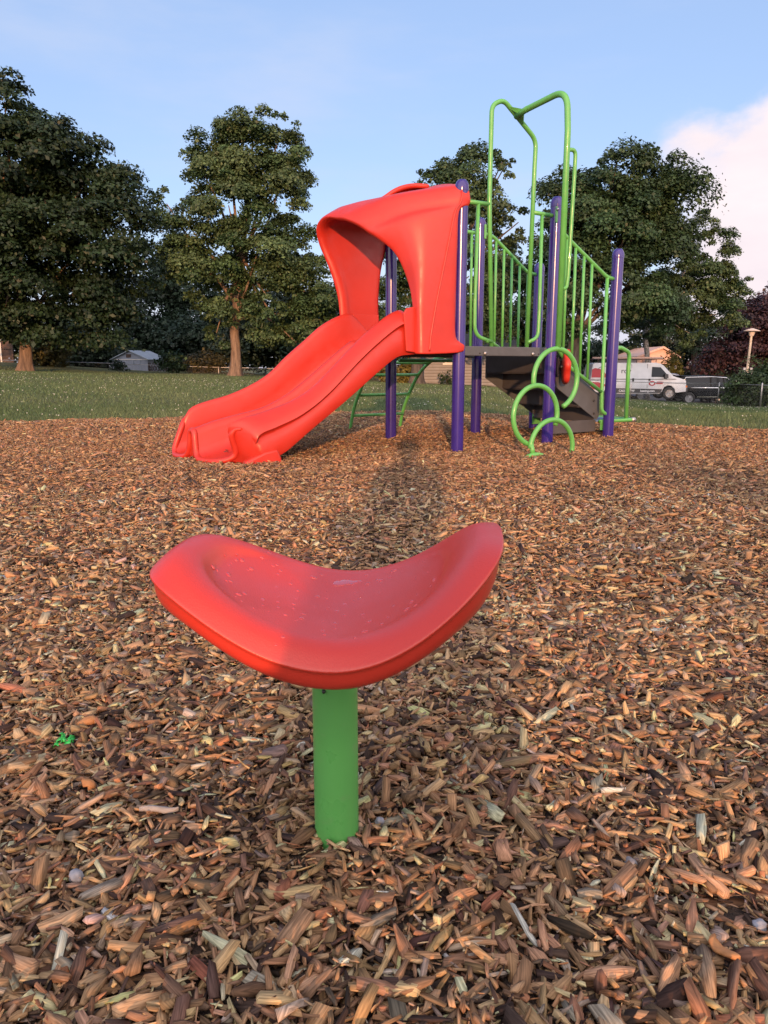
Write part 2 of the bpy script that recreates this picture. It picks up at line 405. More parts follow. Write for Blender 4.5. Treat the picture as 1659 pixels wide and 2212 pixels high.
sets = [chips('a', 100000, .42, 2.2, 1.0, .026, True), chips('b', 105000, 2.2, 4.3, 1.02, .024, True),
        chips('c', 135000, 4.3, 8.0, 1.08, .024, False), chips('d', 130000, 8.0, 12.6, 1.28, .026, False),
        chips('e', 70000, .2, 9.0, 1.35, .026, False, 2.0)]
o = 0; VV, FF, CC, UU = [], [], [], []
for V, Fq, C, U in sets:
    VV.append(V); FF.append(Fq + o); CC.append(C); UU.append(U); o += len(V)
V, Fq, C, U = map(np.concatenate, (VV, FF, CC, UU))
me = big_mesh('wood_chips', V, Fq); col_attr(me, C)
uvl = me.uv_layers.new(name='grain'); uvl.data.foreach_set('uv', U[Fq.ravel()].astype(np.float32).ravel())
tag(link('wood_chips', me, M['chip'], smooth=False), 'loose brown and tan wood chips covering the playground bed', 'wood chips', kind='stuff')

# ------------------------------------------------------------------ lawn: grass blades and clover
def grass():
    parts = []
    for n, y0, y1, hgt, wid in ((75000, 8.3, 14, .042, .0055), (70000, 14, 24, .042, .009), (55000, 24, 46, .045, .018)):
        u = rng.random(n); y = np.sqrt(y0 ** 2 + u * (y1 ** 2 - y0 ** 2)); x = rng.uniform(-1, 1, n) * (.56 * y + 1.0)
        out = ~in_poly(x, y); x, y = x[out], y[out]; n = len(x)
        edge = np.exp(-(poly_dist(x, y) / .22) ** 2) if y0 < 14 else 0
        h = hgt * rng.lognormal(0, .35, n) * (1 + .7 * edge); a = rng.uniform(0, 2 * np.pi, n); ln = rng.normal(0, .45, (n, 2)) * h[:, None]
        w = wid * rng.uniform(.6, 1.4, n); dx, dy = np.cos(a) * w, np.sin(a) * w; z = ground_z(x, y) - .004
        P = np.stack([np.stack([x - dx, y - dy, z], -1), np.stack([x + dx, y + dy, z], -1), np.stack([x + ln[:, 0], y + ln[:, 1], z + h], -1)], 1)
        pat = .5 + .5 * np.sin(x * .9 + np.sin(y * .7) * 1.3) * np.sin(y * .5 + x * .2)
        t = np.clip(pat * .6 + rng.normal(.2, .25, n), 0, 1)[:, None]
        c = np.array((.062, .110, .042)) * (1 - t) + np.array((.14, .175, .085)) * t; c = c * rng.lognormal(0, .25, (n, 1))
        parts.append((P.reshape(-1, 3), np.repeat(c, 3, 0)))
    V = np.concatenate([p[0] for p in parts]); C = np.concatenate([p[1] for p in parts])
    me = big_mesh('grass', V, np.arange(len(V)).reshape(-1, 3), 3); col_attr(me, C)
    tag(link('grass', me, M['grass'], smooth=False), 'short green lawn grass beyond the wood chip bed', 'grass', kind='stuff')
grass()
def clover():
    n = 2600; y = np.sqrt(8.4 ** 2 + rng.random(n) * (34 ** 2 - 8.4 ** 2)); x = rng.uniform(-1, 1, n) * (.56 * y + 1)
    dens = .25 + .75 * smooth(.45, .75, .5 + .5 * np.sin(x * .7 + 1.3) * np.sin(y * .55 + x * .25)); keep = ~in_poly(x, y) & (rng.random(n) < dens)
    x, y = x[keep], y[keep]; n = len(x); r = rng.uniform(.006, .012, n) * (1 + y / 45); z = ground_z(x, y) + rng.uniform(.05, .095, n)
    O = np.array([(1, 0, 0), (-1, 0, 0), (0, 1, 0), (0, -1, 0), (0, 0, .8), (0, 0, -.8)])
    V = (np.stack([x, y, z], -1)[:, None] + O[None] * r[:, None, None]).reshape(-1, 3)
    T = np.array([(0, 2, 4), (2, 1, 4), (1, 3, 4), (3, 0, 4), (2, 0, 5), (1, 2, 5), (3, 1, 5), (0, 3, 5)])
    tag(link('clover_flowers', big_mesh('clover_flowers', V, (T[None] + (np.arange(n) * 6)[:, None, None]).reshape(-1, 3), 3), M['clover']),
        'small white clover flowers dotted through the lawn', 'clover flowers', kind='stuff')
clover()

# ------------------------------------------------------------------ foreground spinner seat
SP = dict(cx=-.081, cy=1.034, L=.239, W=.176, yaw=-.108, z0=.380, k=.156, tilt=-.021, n=2.573, k3=.034, k4=-.050, w1=.079, w2=.055, y2=-.027, mz=.046)
SX, SY = -.0736, 1.039
def seat_pt(rho, phi, dz=0.0):
    p = SP; c, s = math.cos(phi), math.sin(phi); e = 2 / p['n']
    u1 = math.copysign(abs(c) ** e, c); v1 = math.copysign(abs(s) ** e, s)
    ua = u1 * rho; b = p['W'] * (1 + p['w1'] * u1 + p['w2'] * u1 * u1) * v1 * rho; a = p['L'] * ua
    if u1 > 0: a += .006 * ua ** 3
    z = p['z0'] + (.030 * ua ** 4 if u1 > 0 else .008 * ua ** 4) + p['k'] * ua ** 2 + p['tilt'] * ua + p['k3'] * ua ** 3 + p['k4'] * ua ** 4 + p['mz'] * b * ua + .0575 * (b + math.sqrt(b * b + .0012)) - .001
    return Vector((p['cx'] + a * math.cos(p['yaw']) - b * math.sin(p['yaw']) - SX, p['cy'] + a * math.sin(p['yaw']) + b * math.cos(p['yaw']) + p['y2'] * ua * ua - SY, z + dz))
RHO = [(.10, .0075), (.25, .0078), (.40, .0082), (.54, .0088), (.62, .0092), (.66, .0094), (.675, .0095), (.69, .0097), (.71, .0098), (.75, .0095), (.79, .0083), (.83, .0060), (.87, .003), (.91, -.0015), (.95, -.0070), (.98, -.0115),
       (1.0, -.0145), (.999, -.0175), (.985, -.0195), (.980, -.023), (.975, -.032), (.955, -.041), (.91, -.047), (.8, -.05), (.55, -.05), (.3, -.05)]
def seat_dz(rho, phi):
    rec = (.014 * max(0, -math.cos(phi) - .5) if math.cos(phi) < 0 else .0015 * abs(math.cos(phi)) ** 2) * float(smooth(.70, .64, rho)) * float(smooth(.15, .5, rho))
    r = [q[0] for q in RHO[:17]]; d = [q[1] for q in RHO[:17]]
    return float(np.interp(rho, r, d)) - rec
NS = 96
seat_root = empty('spinner_seat', (SX, SY, 0))
tag(seat_root, 'red saddle shaped spinner seat wet with rain on a short green post', 'playground seat')
mb = MB()
def seat_row(r, d):
    out = []
    for k in range(NS):
        phi = 2 * math.pi * k / NS; e = abs(math.cos(phi)) ** 5; e2 = abs(math.cos(phi)) ** 1.2
        if r >= .70: d2 = d * (1 + .75 * e) + .010 * e * (1 - abs((r - .86) / .16) ** 1.5 if abs(r - .86) < .16 else 0)
        else: d2 = d - (.014 * max(0, -math.cos(phi) - .5) if math.cos(phi) < 0 else .0015 * abs(math.cos(phi)) ** 2) * smooth(.70, .655, r) * smooth(.15, .5, r)
        out.append(seat_pt(r, phi, d2))
    return out
rows = [seat_row(r, d) for r, d in RHO]
mb.grid(rows, cv=True)
c0 = seat_pt(0, 0, .0074); i0 = len(mb.v); mb.v.append(tuple(c0)); mb.f += [(i0, k, (k + 1) % NS) for k in range(NS)]
mb.f.append(tuple(range((len(RHO) - 1) * NS, len(RHO) * NS)))
so = mb.build('seat', M['seat_red'], seat_root, subsurf=1)
so.data.materials.append(M['seat_wet'])
nq = (len(RHO) - 1) * NS; wet = [r for r, d in RHO].index(1.0)
for i, pl_ in enumerate(so.data.polygons): pl_.material_index = 1 if (i < wet * NS or (nq <= i < nq + NS)) else 0
MB().lathe([(.0, -.06), (.034, -.06), (.034, .333), (.0, .333)], 40, cap=False).build('post', M['green'], seat_root, auto=40)
MB().lathe([(0, -.036), (.0025, -.0355), (.003, -.032), (0, -.032)], 10, 'y', (-.014, 0, .268), cap=False).build('bolt', M['black'], seat_root)
MB().lathe([(.0, .30), (.06, .302), (.062, .318), (.055, .345), (0, .345)], 32, cap=False).build('mount_plate', M['black'], seat_root, auto=40)
# rain on the seat
m, N, L, B = material('rain_water'); B.inputs['Base Color'].default_value = (.50, .028, .02, 1); B.inputs['Roughness'].default_value = .03
B.inputs['Coat Weight'].default_value = 1.0; B.inputs['Coat Roughness'].default_value = .02
M['water'] = m
def seat_frame(rho, phi):
    p = seat_pt(rho, phi, seat_dz(rho, phi)); q1 = seat_pt(rho + .01, phi, seat_dz(rho + .01, phi)); q2 = seat_pt(rho, phi + .02, seat_dz(rho, phi + .02))
    nn = (q1 - p).cross(q2 - p).normalized()
    if nn.z < 0: nn = -nn
    return p + Vector((SX, SY, 0)), nn
mb = MB(); r2 = random.Random(3)
for i in range(150):
    rho = math.sqrt(r2.random()) * (.68 if i < 120 else .95); phi = r2.uniform(0, 2 * math.pi)
    p, nn = seat_frame(max(rho, .03), phi); t = nn.orthogonal().normalized(); t.rotate(Quaternion(nn, r2.uniform(0, 6.28))); b = nn.cross(t)
    r = abs(r2.gauss(.0012, .0013)) + .0009; el = r2.uniform(1, 1.7); sg = 10
    v = [p + nn * (r * .42)]; f = []
    for ring, (rr, hh) in enumerate(((.55, .34), (.9, .12), (1.0, -.08))):
        for k in range(sg):
            a = 2 * math.pi * k / sg; v.append(p + t * (math.cos(a) * r * rr * el) + b * (math.sin(a) * r * rr) + nn * (r * hh))
    f += [(0, 1 + k, 1 + (k + 1) % sg) for k in range(sg)]
    for ring in range(2):
        f += [(1 + ring * sg + k, 1 + (ring + 1) * sg + k, 1 + (ring + 1) * sg + (k + 1) % sg, 1 + ring * sg + (k + 1) % sg) for k in range(sg)]
    mb.add(v, f)
tag(mb.build('water_drops', M['water'], fix=False), 'scattered rain drops on the red saddle seat', 'water drops', kind='stuff')
mb = MB(); p, nn = seat_frame(.50, 1.52); ring = []
t = Vector((1, 0, 0)); t = (t - nn * t.dot(nn)).normalized(); b = nn.cross(t); sg = 40
def pr(a): return 1 + .22 * math.sin(2 * a + .6) + .16 * math.sin(3 * a + 2) + .1 * math.sin(5 * a)
v = [p + nn * .0010]; f = []
for rr, hh in ((.6, .0010), (.88, .0009), (.97, .0005), (1.0, -.0006)):
    for k in range(sg):
        a = 2 * math.pi * k / sg; qx = math.cos(a) * .020 * pr(a) * rr; v.append(p + t * qx + b * (math.sin(a) * .012 * pr(a) * rr) + nn * (hh + 2.6 * qx * qx))
f += [(0, 1 + k, 1 + (k + 1) % sg) for k in range(sg)]
for q in range(3): f += [(1 + q * sg + k, 1 + (q + 1) * sg + k, 1 + (q + 1) * sg + (k + 1) % sg, 1 + q * sg + (k + 1) % sg) for k in range(sg)]
tag(mb.add(v, f).build('puddle', M['water'], fix=False), 'small shiny puddle of rain in the dip of the red seat', 'puddle')
# ------------------------------------------------------------------ play structure (local frame: x along the front edge, y away from it)
AX, AY, ANG, SQ = .643, 6.51, R(32.1), 1.081
PS = empty('play_structure', (AX, AY, 0), ANG)
tag(PS, 'red, green and purple play structure with a double slide, deck and loop climber', 'play structure')
ca, sa = math.cos(ANG), math.sin(ANG)
def lz(s, t):   # mulch height under a local point
    return float(mulch_z(AX + s * ca - t * sa, AY + s * sa + t * ca))
def post(s, t, top):
    b = lz(s, t) - .12; r = .0545
    pf = [(0, b), (r, b), (r, top - .085)]; pc = [(r + .0025, top - .09), (r + .0035, top - .075), (r + .002, top - .045), (r * .86, top - .02), (r * .6, top - .004), (0, top)]
    o = MB().lathe(pf, 32, c=(s, t, 0), cap=False).build('post', M['purple'], PS, auto=50)
    c = MB().lathe(pc, 32, c=(s, t, 0), cap=False).build('cap', M['purple'], o); return o
for s, t, top in ((0, 0, 2.25), (SQ, 0, 2.24), (1.923, 0, 1.86), (0, SQ, 2.25), (SQ, SQ, 2.23), (1.923, SQ, 1.85)): post(s, t, top)
# deck
mb = MB().box(.06, SQ - .06, .045, SQ - .045, .893, .913); mb.build('deck', M['charcoal'], PS, False, bevel=.004)
deck = PS.children[-1]
fa = MB().box(.058, SQ - .058, -.012, .03, .83, .912).build('fascia', M['charcoal'], deck, False, bevel=.006)
MB().box(.058, SQ - .058, SQ - .03, SQ + .012, .83, .912).build('fascia', M['charcoal'], deck, False, bevel=.006)
MB().box(-.01, .03, .058, SQ - .058, .83, .890).build('fascia', M['charcoal'], deck, False, bevel=.006)
for s in (.276, .84):
    MB().lathe([(0, -.032), (.012, -.030), (.017, -.022), (.017, -.0125), (0, -.0125)], 14, 'y', (s, 0, .852), cap=False).build('bolt', M['steel'], deck)
    MB().lathe([(0, -.0145), (.007, -.0145), (.007, -.0125)], 12, 'y', (s + (-.055 if s < .5 else .075), 0, .852), cap=False).build('bolt_hole', M['black'], deck)
# stairs
def stringer(t0, t1):
    return MB().prism([(1.12, .873), (1.15, .87), (1.572, .642), (1.828, .485), (1.866, .448), (1.882, .246), (1.849, .205), (1.255, .545), (1.12, .62)], t0, t1, 'y').build('stringer', M['charcoal'], stairs, False, bevel=.005)
stairs = MB()
for i in range(4):
    s0 = 1.12 + .2325 * i; ztop = .85 - .165 * i
    stairs.box(s0, s0 + .012, .104, .976, ztop - .172, ztop)                      # riser
    if i < 3: stairs.box(s0 + .0125, s0 + .2315, .105, .975, ztop - .182, ztop - .169)     # tread
stairs = stairs.build('stairs', M['charcoal_low'], PS, False, bevel=.003)
stringer(.09, .10); stringer(.98, .99)
MB().box(1.20, 1.852, .106, .112, .09, .21).build('skirt_panel', M['charcoal_low'], stairs, False, bevel=.003)
for s, z in ((1.80, .275), (1.79, .40)):
    MB().lathe([(0, .086), (.012, .086), (.012, .091)], 12, 'y', (s, 0, z), cap=False).build('bolt_hole', M['black'], stairs)
# transfer platform
pf = MB().box(1.862, 2.36, .1, .98, .185, .2).build('transfer_platform', M['wet'], PS, False, bevel=.004)
MB().tube(fillet([(1.87, .07, .192), (2.39, .07, .192), (2.39, 1.01, .192), (1.87, 1.01, .192)], .06), .019, 12).build('rim', M['green'], pf)
MB().box(1.862, 1.965, .045, .055, .105, .2).build('bracket', M['green'], pf, False, bevel=.003)
MB().box(1.85, 1.975, 1.02, 1.03, .105, .225).build('bracket', M['green'], pf, False, bevel=.003)
MB().tube(fillet([(1.95, .04, .925), (2.12, .06, .925), (2.285, .09, .88), (2.29, .1, .75), (2.285, .085, .2)], [0, .12, .14, .2, 0]), .021, 14).build('handle', M['green'], pf)
MB().lathe([(0, 2.35), (.024, 2.35), (.026, 2.395), (.015, 2.412), (0, 2.412)], 14, 'x', (0, .07, .192), cap=False).build('end_cap', M['steel'], pf)
# entry arch with side loops and the tall outer pole
arch = MB().tube(fillet([(.372, .012, .905), (.296, 0, 2.10), (.296, 0, 2.865), (.42, 0, 2.925), (.80, 0, 2.67), (.795, 0, 2.45), (.789, .012, .905)], [0, .8, .10, .10, .13, .5, 0], 10), .0195, 16).build('entry_arch', M['green'], PS)
MB().tube(fillet([(.555, -.01, 2.815), (.53, -.15, 2.825), (.53, -.62, 2.85), (.53, -.645, 2.55), (.53, -.645, .87)], [0, .3, .17, .5, 0], 10), [.021, *[.0245] * 32, .0245] if False else .0245, 18).build('pole', M['green'], arch)
MB().tube([(.53, -.165, 2.8258), (.53, -.172, 2.8262)], .0262, 18).build('collar', M['green'], arch)
MB().add([(.47, .0, 2.885), (.65, .0, 2.765), (.555, -.11, 2.80), (.53, -.11, 2.845), (.475, .01, 2.878), (.645, .01, 2.757), (.55, -.105, 2.79)],
         [(0, 1, 2, 3), (4, 6, 5), (1, 5, 6, 2), (0, 3, 4), (3, 2, 6), (3, 6, 4), (0, 4, 5, 1)]).build('gusset', M['green'], arch, False)
MB().tube(fillet([(.525, -.645, 2.405), (.625, -.645, 2.42), (.625, -.645, 2.30), (.605, -.645, 1.46), (.59, -.645, 1.36), (.525, -.645, 1.36)], [0, .05, .2, .3, .06, 0], 8), .016, 14).build('grab_handle', M['green'], arch)
def side_panel(s_post, s_tube, s_v, zr, s_low):
    o = MB().tube([(s_post, 0, zr), (s_tube, 0, zr + .004)], .0185, 14).build('side_rail', M['green'], PS)
    sg = 1 if s_low > s_v else -1
    MB().tube(fillet([(s_v, 0, zr), (s_v - .012 * sg, 0, 1.25), (s_v - .008 * sg, 0, 1.0), (s_low, 0, .955)], [0, .5, .13, 0], 9), .0165, 14).build('side_bar', M['green'], o)
    return o
o = side_panel(.05, .297, .176, 2.085, .36)
MB().tube(fillet([(.30, 0, .962), (.36, .01, .955), (.47, .03, .905)], .1), .016, 12).build('side_bar', M['green'], o)
o = side_panel(1.04, .798, .905, 2.072, .79)
MB().box(1.015, 1.04, -.062, -.05, 2.005, 2.14).build('bracket', M['green'], o, False, bevel=.004)
MB().lathe([(0, -.078), (.01, -.076), (.014, -.062), (0, -.062)], 12, 'y', (1.027, 0, 2.115), cap=False).build('bolt', M['steel'], o)
# loop climber
def ring(s, t, z, r, a0, a1):
    n = 44; return [(s + r * math.cos(R(a0 + (a1 - a0) * i / n)), t - .0 * i, z + r * math.sin(R(a0 + (a1 - a0) * i / n))) for i in range(n + 1)]
climber = MB().tube(ring(.512, -.65, .634, .247, -67, 195), .0205, 16).build('loop_climber', M['green'], PS)
MB().tube(ring(.265, -.69, .347, .240, -22, 256), .0205, 16).build('loop', M['green'], climber)
MB().tube(ring(.430, -.72, .068, .240, -32, 176), .0205, 16).build('loop', M['green'], climber)
MB().tube(ring(.228, -.74, -.205, .238, 30, 150), .0205, 16).build('loop', M['green'], climber)
MB().tube([(.195, -.725, .12), (.212, -.735, .025)], .0205, 14).build('strut', M['green'], climber)
# stair railings
def railing(t, top, bars, end_s, low, brk):
    o = MB().tube(fillet(top, .25), .0185, 14).build('railing', M['green'], PS)
    MB().tube(fillet(low, .12), .0185, 14).build('lower_rail', M['green'], o)
    for s, za, zb in bars: MB().tube([(s - .006, t, za), (s + .008, t, zb)], .0135, 12).build('baluster', M['green'], o)
    MB().tube(fillet([(end_s, t, brk[0]), (end_s + .01, t, .5), (end_s + .02, t, .30), (1.90, t, .262)], [0, .3, .1, 0], 8), .0175, 14).build('end_bar', M['green'], o)
railing(0, [(1.11, 0, 1.99), (1.227, 0, 1.900), (1.78, 0, 1.588), (1.88, 0, 1.575)],
        [(1.235, 1.89, .83), (1.351, 1.826, .735), (1.467, 1.76, .675), (1.577, 1.70, .61)], 1.79,
        [(1.11, 0, .93), (1.19, 0, .885), (1.335, 0, .735), (1.79, 0, .495)], (1.588,))
railing(SQ, [(.06, SQ, 2.085), (1.235, SQ, 2.078), (1.755, SQ, 1.735), (1.88, SQ, 1.725)],
        [(1.306, 2.03, .80), (1.417, 1.957, .74), (1.53, 1.885, .67), (1.644, 1.81, .60), (.30, 2.083, .90), (.98, 2.08, .90)], 1.765,
        [(1.12, SQ, .95), (1.21, SQ, .87), (1.35, SQ, .74), (1.77, SQ, .5)], (1.735,))
MB().box(1.09, 1.115, SQ - .066, SQ - .054, 2.02, 2.16).build('bracket', M['green'], PS.children[-1], False, bevel=.004)
# curved ladder at the back of the deck
lad = MB().tube(fillet([(.13, SQ + .05, .80), (.84, SQ + .05, .80)], .1), .0185, 12).build('arch_ladder', M['green'], PS)
prof = spline([(1.10, .86), (1.473, .825), (1.645, .765), (1.822, .647), (1.96, .489), (2.11, .271), (2.2, .03), (2.23, -.1)], 5)
for s in (.13, .84):
    MB().tube([(s, t - .06 if s < .5 else t, z) for t, z in prof], .0185, 12).build('ladder_rail', M['green'], lad)
for k, (t, z) in enumerate(((1.62, .78), (1.815, .65), (2.0, .43), (2.13, .20))):
    MB().tube([(.13, t - .05, z), (.84, t, z)], .0165, 12).build('rung', M['green'], lad)
# red play wheel on the right front post
wh = MB(); nS = 48; rows = []
for rr, dd in ((.01, .034), (.08, .036), (.135, .032), (.158, .02), (.164, 0), (.158, -.02), (.135, -.03), (.01, -.03)):
    rows.append([((rr * (1 + .07 * math.cos(6 * 2 * math.pi * k / nS) * (rr > .1))) * math.cos(2 * math.pi * k / nS), dd, (rr * (1 + .07 * math.cos(6 * 2 * math.pi * k / nS) * (rr > .1))) * math.sin(2 * math.pi * k / nS)) for k in range(nS)])
wh.grid(rows, cv=True); wh.f += [tuple(range(nS)), tuple(range(7 * nS, 8 * nS))]
wo_ = wh.build('play_wheel', M['red'], PS); wo_.location = (1.262, -.03, .735); wo_.rotation_euler = (0, R(8), R(50))
MB().tube([(1.19, -.025, .735), (1.235, -.03, .735)], .014, 10).build('wheel_bracket', M['black'], PS)
MB().box(1.135, 1.152, -.045, -.01, .64, .82).build('mount_plate', M['black'], PS.children[-1], False, bevel=.003)
for z in (.66, .80): MB().lathe([(0, 1.152), (.009, 1.152), (.009, 1.164), (0, 1.166)], 10, 'x', (0, -.028, z), cap=False).build('bolt', M['steel'], PS.children[-1])

# ---- double slide
Z_TAB = [(0.0, .912, 1.06, 1.06, .86), (-.30, .908, 1.07, 1.07, .845), (-.42, .90, 1.12, 1.12, .838), (-.47, .888, 1.20, 1.21, .834), (-.60, .845, 1.165, 1.205, .81), (-.80, .715, 1.03, 1.11, .675), (-.98, .58, .885, .97, .54), (-1.16, .445, .72, .83, .41),
         (-1.33, .325, .575, .68, .295), (-1.5, .225, .482, .575, .195), (-1.665, .155, .425, .50, .12), (-1.80, .098, .386, .46, .07), (-1.88, .068, .368, .435, .035), (-1.93, .052, .352, .415, .015), (-1.965, .042, .338, .395, .0), (-1.99, .036, .318, .365, -.01), (-2.01, .032, .295, .33, -.02)]
def sl_section(s):
    b, Rr, Ll, f = interp_rows([(-q[0], *q[1:]) for q in Z_TAB], np.array([-s]))[0]
    g = b + .03 + .165 * float(smooth(.50, .75, -s)) * (1 + .25 * float(smooth(1.5, 1.9, -s))) * (1 - .04 * float(smooth(1.85, 2.01, -s)))
    def out(base, zt, sg):     # outer skin of a wall, bottom to top (sg=+1 grows inwards)
        h = zt - f; q = min(1.0, h / .30)
        return [(base + .018 * sg, f), (base + .004 * sg, f + .03), (base, f + h * .35), (base + .004 * sg, zt - .17 * q), (base + .016 * sg, zt - .142 * q), (base + .012 * sg, zt - .128 * q), (base - .016 * sg, zt - .114 * q),
                (base - .026 * sg, zt - .104 * q), (base - .020 * sg, zt - .09 * q), (base + .02 * sg, zt - .056 * q), (base + .07 * sg, zt - .018 * q), (base + .105 * sg, zt - .003 * q), (base + .125 * sg, zt), (base + .143 * sg, zt - .012 * q),
                (base + .153 * sg, zt - .045 * q), (base + .160 * sg, b + .5 * (zt - b)), (base + .168 * sg, b + .24 * (zt - b)), (base + .182 * sg, b + .045), (base + .21 * sg, b + .012)]
    rp = out(.045, Rr, 1); lp = out(1.115, Ll, -1)
    mid = [(.30, b), (.42, b + .004), (.485, b + .02), (.520, b + .3 * (g - b) + .01), (.540, b + .75 * (g - b)), (.556, g - .006), (.575, g), (.60, g), (.62, g - .006), (.636, b + .75 * (g - b)), (.656, b + .3 * (g - b) + .01), (.69, b + .02), (.76, b + .004), (.88, b)]
    bot = [(1.0, f + .004), (.6, f + .01), (.16, f + .004)]
    return np.array(rp + mid + lp[::-1] + bot)
ss = np.concatenate([np.linspace(0, -.45, 5), np.linspace(-.5, -2.01, 46)])
rows = []
END_T = [0, .1, .15, .2, .3, .42, .5, .58, .66, .75, .9, 1.0, 1.12]; END_S = [-1.82, -1.84, -1.875, -1.955, -2.085, -2.155, -2.17, -2.165, -2.185, -2.215, -2.225, -2.20, -2.17]
def place(sec, s):
    k = float(smooth(1.25, 2.01, -s)); return [(s + k * (float(np.interp(t, END_T, END_S)) + 2.01 + .10 * min(1, max(0, (z - .08) / .25)) * float(smooth(.66, .95, t)) - .10 * min(1, max(0, (z - .10) / .2)) * (1 - float(smooth(.2, .45, t)))), t, z) for t, z in sec]
for s in ss: rows.append(place(sl_section(s), s))
end = sl_section(-2.01); n = len(end); ni = 11
mb = MB().grid(rows, cv=True); nn_ = len(rows)
mb.f.append(tuple(range((nn_ - 1) * n, nn_ * n))); mb.f.append(tuple(range(n))[::-1])
b_, R_, L_, f_ = interp_rows([(-q[0], *q[1:]) for q in Z_TAB], np.array([2.01]))[0]; g_ = float(end[:, 1][(end[:, 0] > .57) & (end[:, 0] < .61)].max())
lipc = place([(.12, R_ - .012), (.16, R_ - .02), (.188, R_ - .07), (.206, b_ + .07), (.235, b_ + .018), (.30, b_ - .004), (.42, b_ - .004), (.49, b_ + .015), (.527, b_ + .07), (.553, g_ - .03), (.588, g_ - .012), (.623, g_ - .03), (.65, b_ + .07), (.69, b_ + .015), (.76, b_ - .004), (.88, b_ - .004), (.93, b_ + .018), (.955, b_ + .07), (.965, L_ - .09), (.99, L_ - .03), (1.05, L_ - .014)], -2.01)
lipc = spline(lipc, 5); nl = len(lipc)
mb.tube([(q[0] - .002, q[1], q[2] - .008) for q in lipc], [.025 * min(1, .45 + .55 * min(i, nl - 1 - i) / 9) for i in range(nl)], 12)
slide = mb.build('slide', M['red'], PS, auto=60)
MB().prism([(-1.64, -.06), (-1.66, .05), (-1.69, .12), (-1.8, .10), (-1.95, .04), (-1.98, -.06)], .036, .12, 'y').build('foot', M['red'], slide, bevel=.018, auto=40)
MB().prism([(-.44, .85), (-.44, 1.222), (-.53, 1.205), (-.56, 1.16), (-.53, .86)], .014, .035, 'y').build('side_plate', M['red'], slide, False, bevel=.008)
MB().prism([(-.15, .93), (-.15, 1.225), (-.43, 1.225), (-.43, .93)], 1.066, 1.074, 'y').build('recess_panel', M['red'], slide, False, bevel=.006)

# ---- hood over the slide
HOOD = [  # back, seam, bulge, rim   (s, t, z)
 [(.035, -.062, .845), (-.36, -.062, .83), (-.435, -.05, .83), (-.455, .01, .83)],
 [(.035, -.062, .915), (-.35, -.062, .90), (-.435, -.048, .90), (-.455, .012, .90)],
 [(-.062, -.062, .955), (-.34, -.062, 1.0), (-.435, -.045, 1.0), (-.455, .015, 1.0)],
 [(-.068, -.062, 1.25), (-.29, -.062, 1.25), (-.447, -.042, 1.25), (-.455, .035, 1.25)],
 [(-.068, -.062, 1.5), (-.23, -.062, 1.5), (-.443, -.032, 1.49), (-.465, .105, 1.455)],
 [(-.068, -.062, 1.75), (-.17, -.062, 1.75), (-.445, .0, 1.72), (-.52, .20, 1.665)],
 [(-.06, -.06, 2.0), (-.11, -.06, 1.98), (-.455, .055, 1.92), (-.62, .34, 1.815)],
 [(.045, -.062, 2.055), (-.06, -.06, 2.05), (-.43, .13, 1.98), (-.66, .42, 1.87)],
 [(.052, -.062, 2.12), (-.04, -.055, 2.13), (-.44, .18, 2.055), (-.70, .50, 1.93)],
 [(.055, .0, 2.205), (-.04, .03, 2.21), (-.48, .30, 2.135), (-.745, .66, 1.995)],
 [(.03, .25, 2.28), (-.14, .31, 2.215), (-.53, .52, 2.145), (-.765, .80, 2.02)],
 [(.03, .55, 2.295), (-.28, .60, 2.14), (-.58, .76, 2.155), (-.785, .92, 2.04)],
 [(.03, .85, 2.22), (-.30, .90, 2.095), (-.60, .99, 2.15), (-.79, 1.04, 2.02)],
 [(.02, 1.08, 2.06), (-.18, 1.11, 2.06), (-.60, 1.15, 2.07), (-.78, 1.13, 1.95)],
 [(-.02, 1.15, 1.88), (-.20, 1.16, 1.88), (-.57, 1.18, 1.87), (-.73, 1.16, 1.82)],
 [(-.09, 1.15, 1.65), (-.24, 1.155, 1.65), (-.53, 1.16, 1.64), (-.645, 1.14, 1.62)],
 [(-.12, 1.145, 1.4), (-.26, 1.145, 1.4), (-.49, 1.15, 1.4), (-.575, 1.125, 1.40)],
 [(-.12, 1.14, 1.2), (-.26, 1.14, 1.2), (-.47, 1.145, 1.2), (-.55, 1.12, 1.2)],
 [(-.06, 1.14, .845), (-.26, 1.14, .845), (-.46, 1.14, .845), (-.53, 1.12, .845)]]
rows = []
for st in HOOD:
    b, s_, u_, r_ = [np.array(p) for p in st]
    # roll the rim inwards
    rows.append([b, b * .55 + s_ * .45, s_ + np.array((.012, 0, 0)), s_, s_ * .6 + u_ * .4, u_, u_ * .45 + r_ * .55, r_])
rows = np.array(rows)
# gentle crease where the flare meets the flat sides
H2 = []
for j in range(rows.shape[1]): H2.append(spline(rows[:, j], 4))
H2 = np.stack(H2, 1)
rim = H2[:, -1]; cen = np.array((-.5, .56, 1.3))
inward = np.stack([np.zeros(len(rim)), cen[1] - rim[:, 1], cen[2] + .35 - rim[:, 2]], -1); inward /= np.linalg.norm(inward, axis=1)[:, None]
lip1 = rim + inward * .022 + np.array((-.004, 0, 0)); lip2 = rim + inward * .05 + np.array((.03, 0, 0)); lip3 = rim + inward * .048 + np.array((.09, 0, 0))
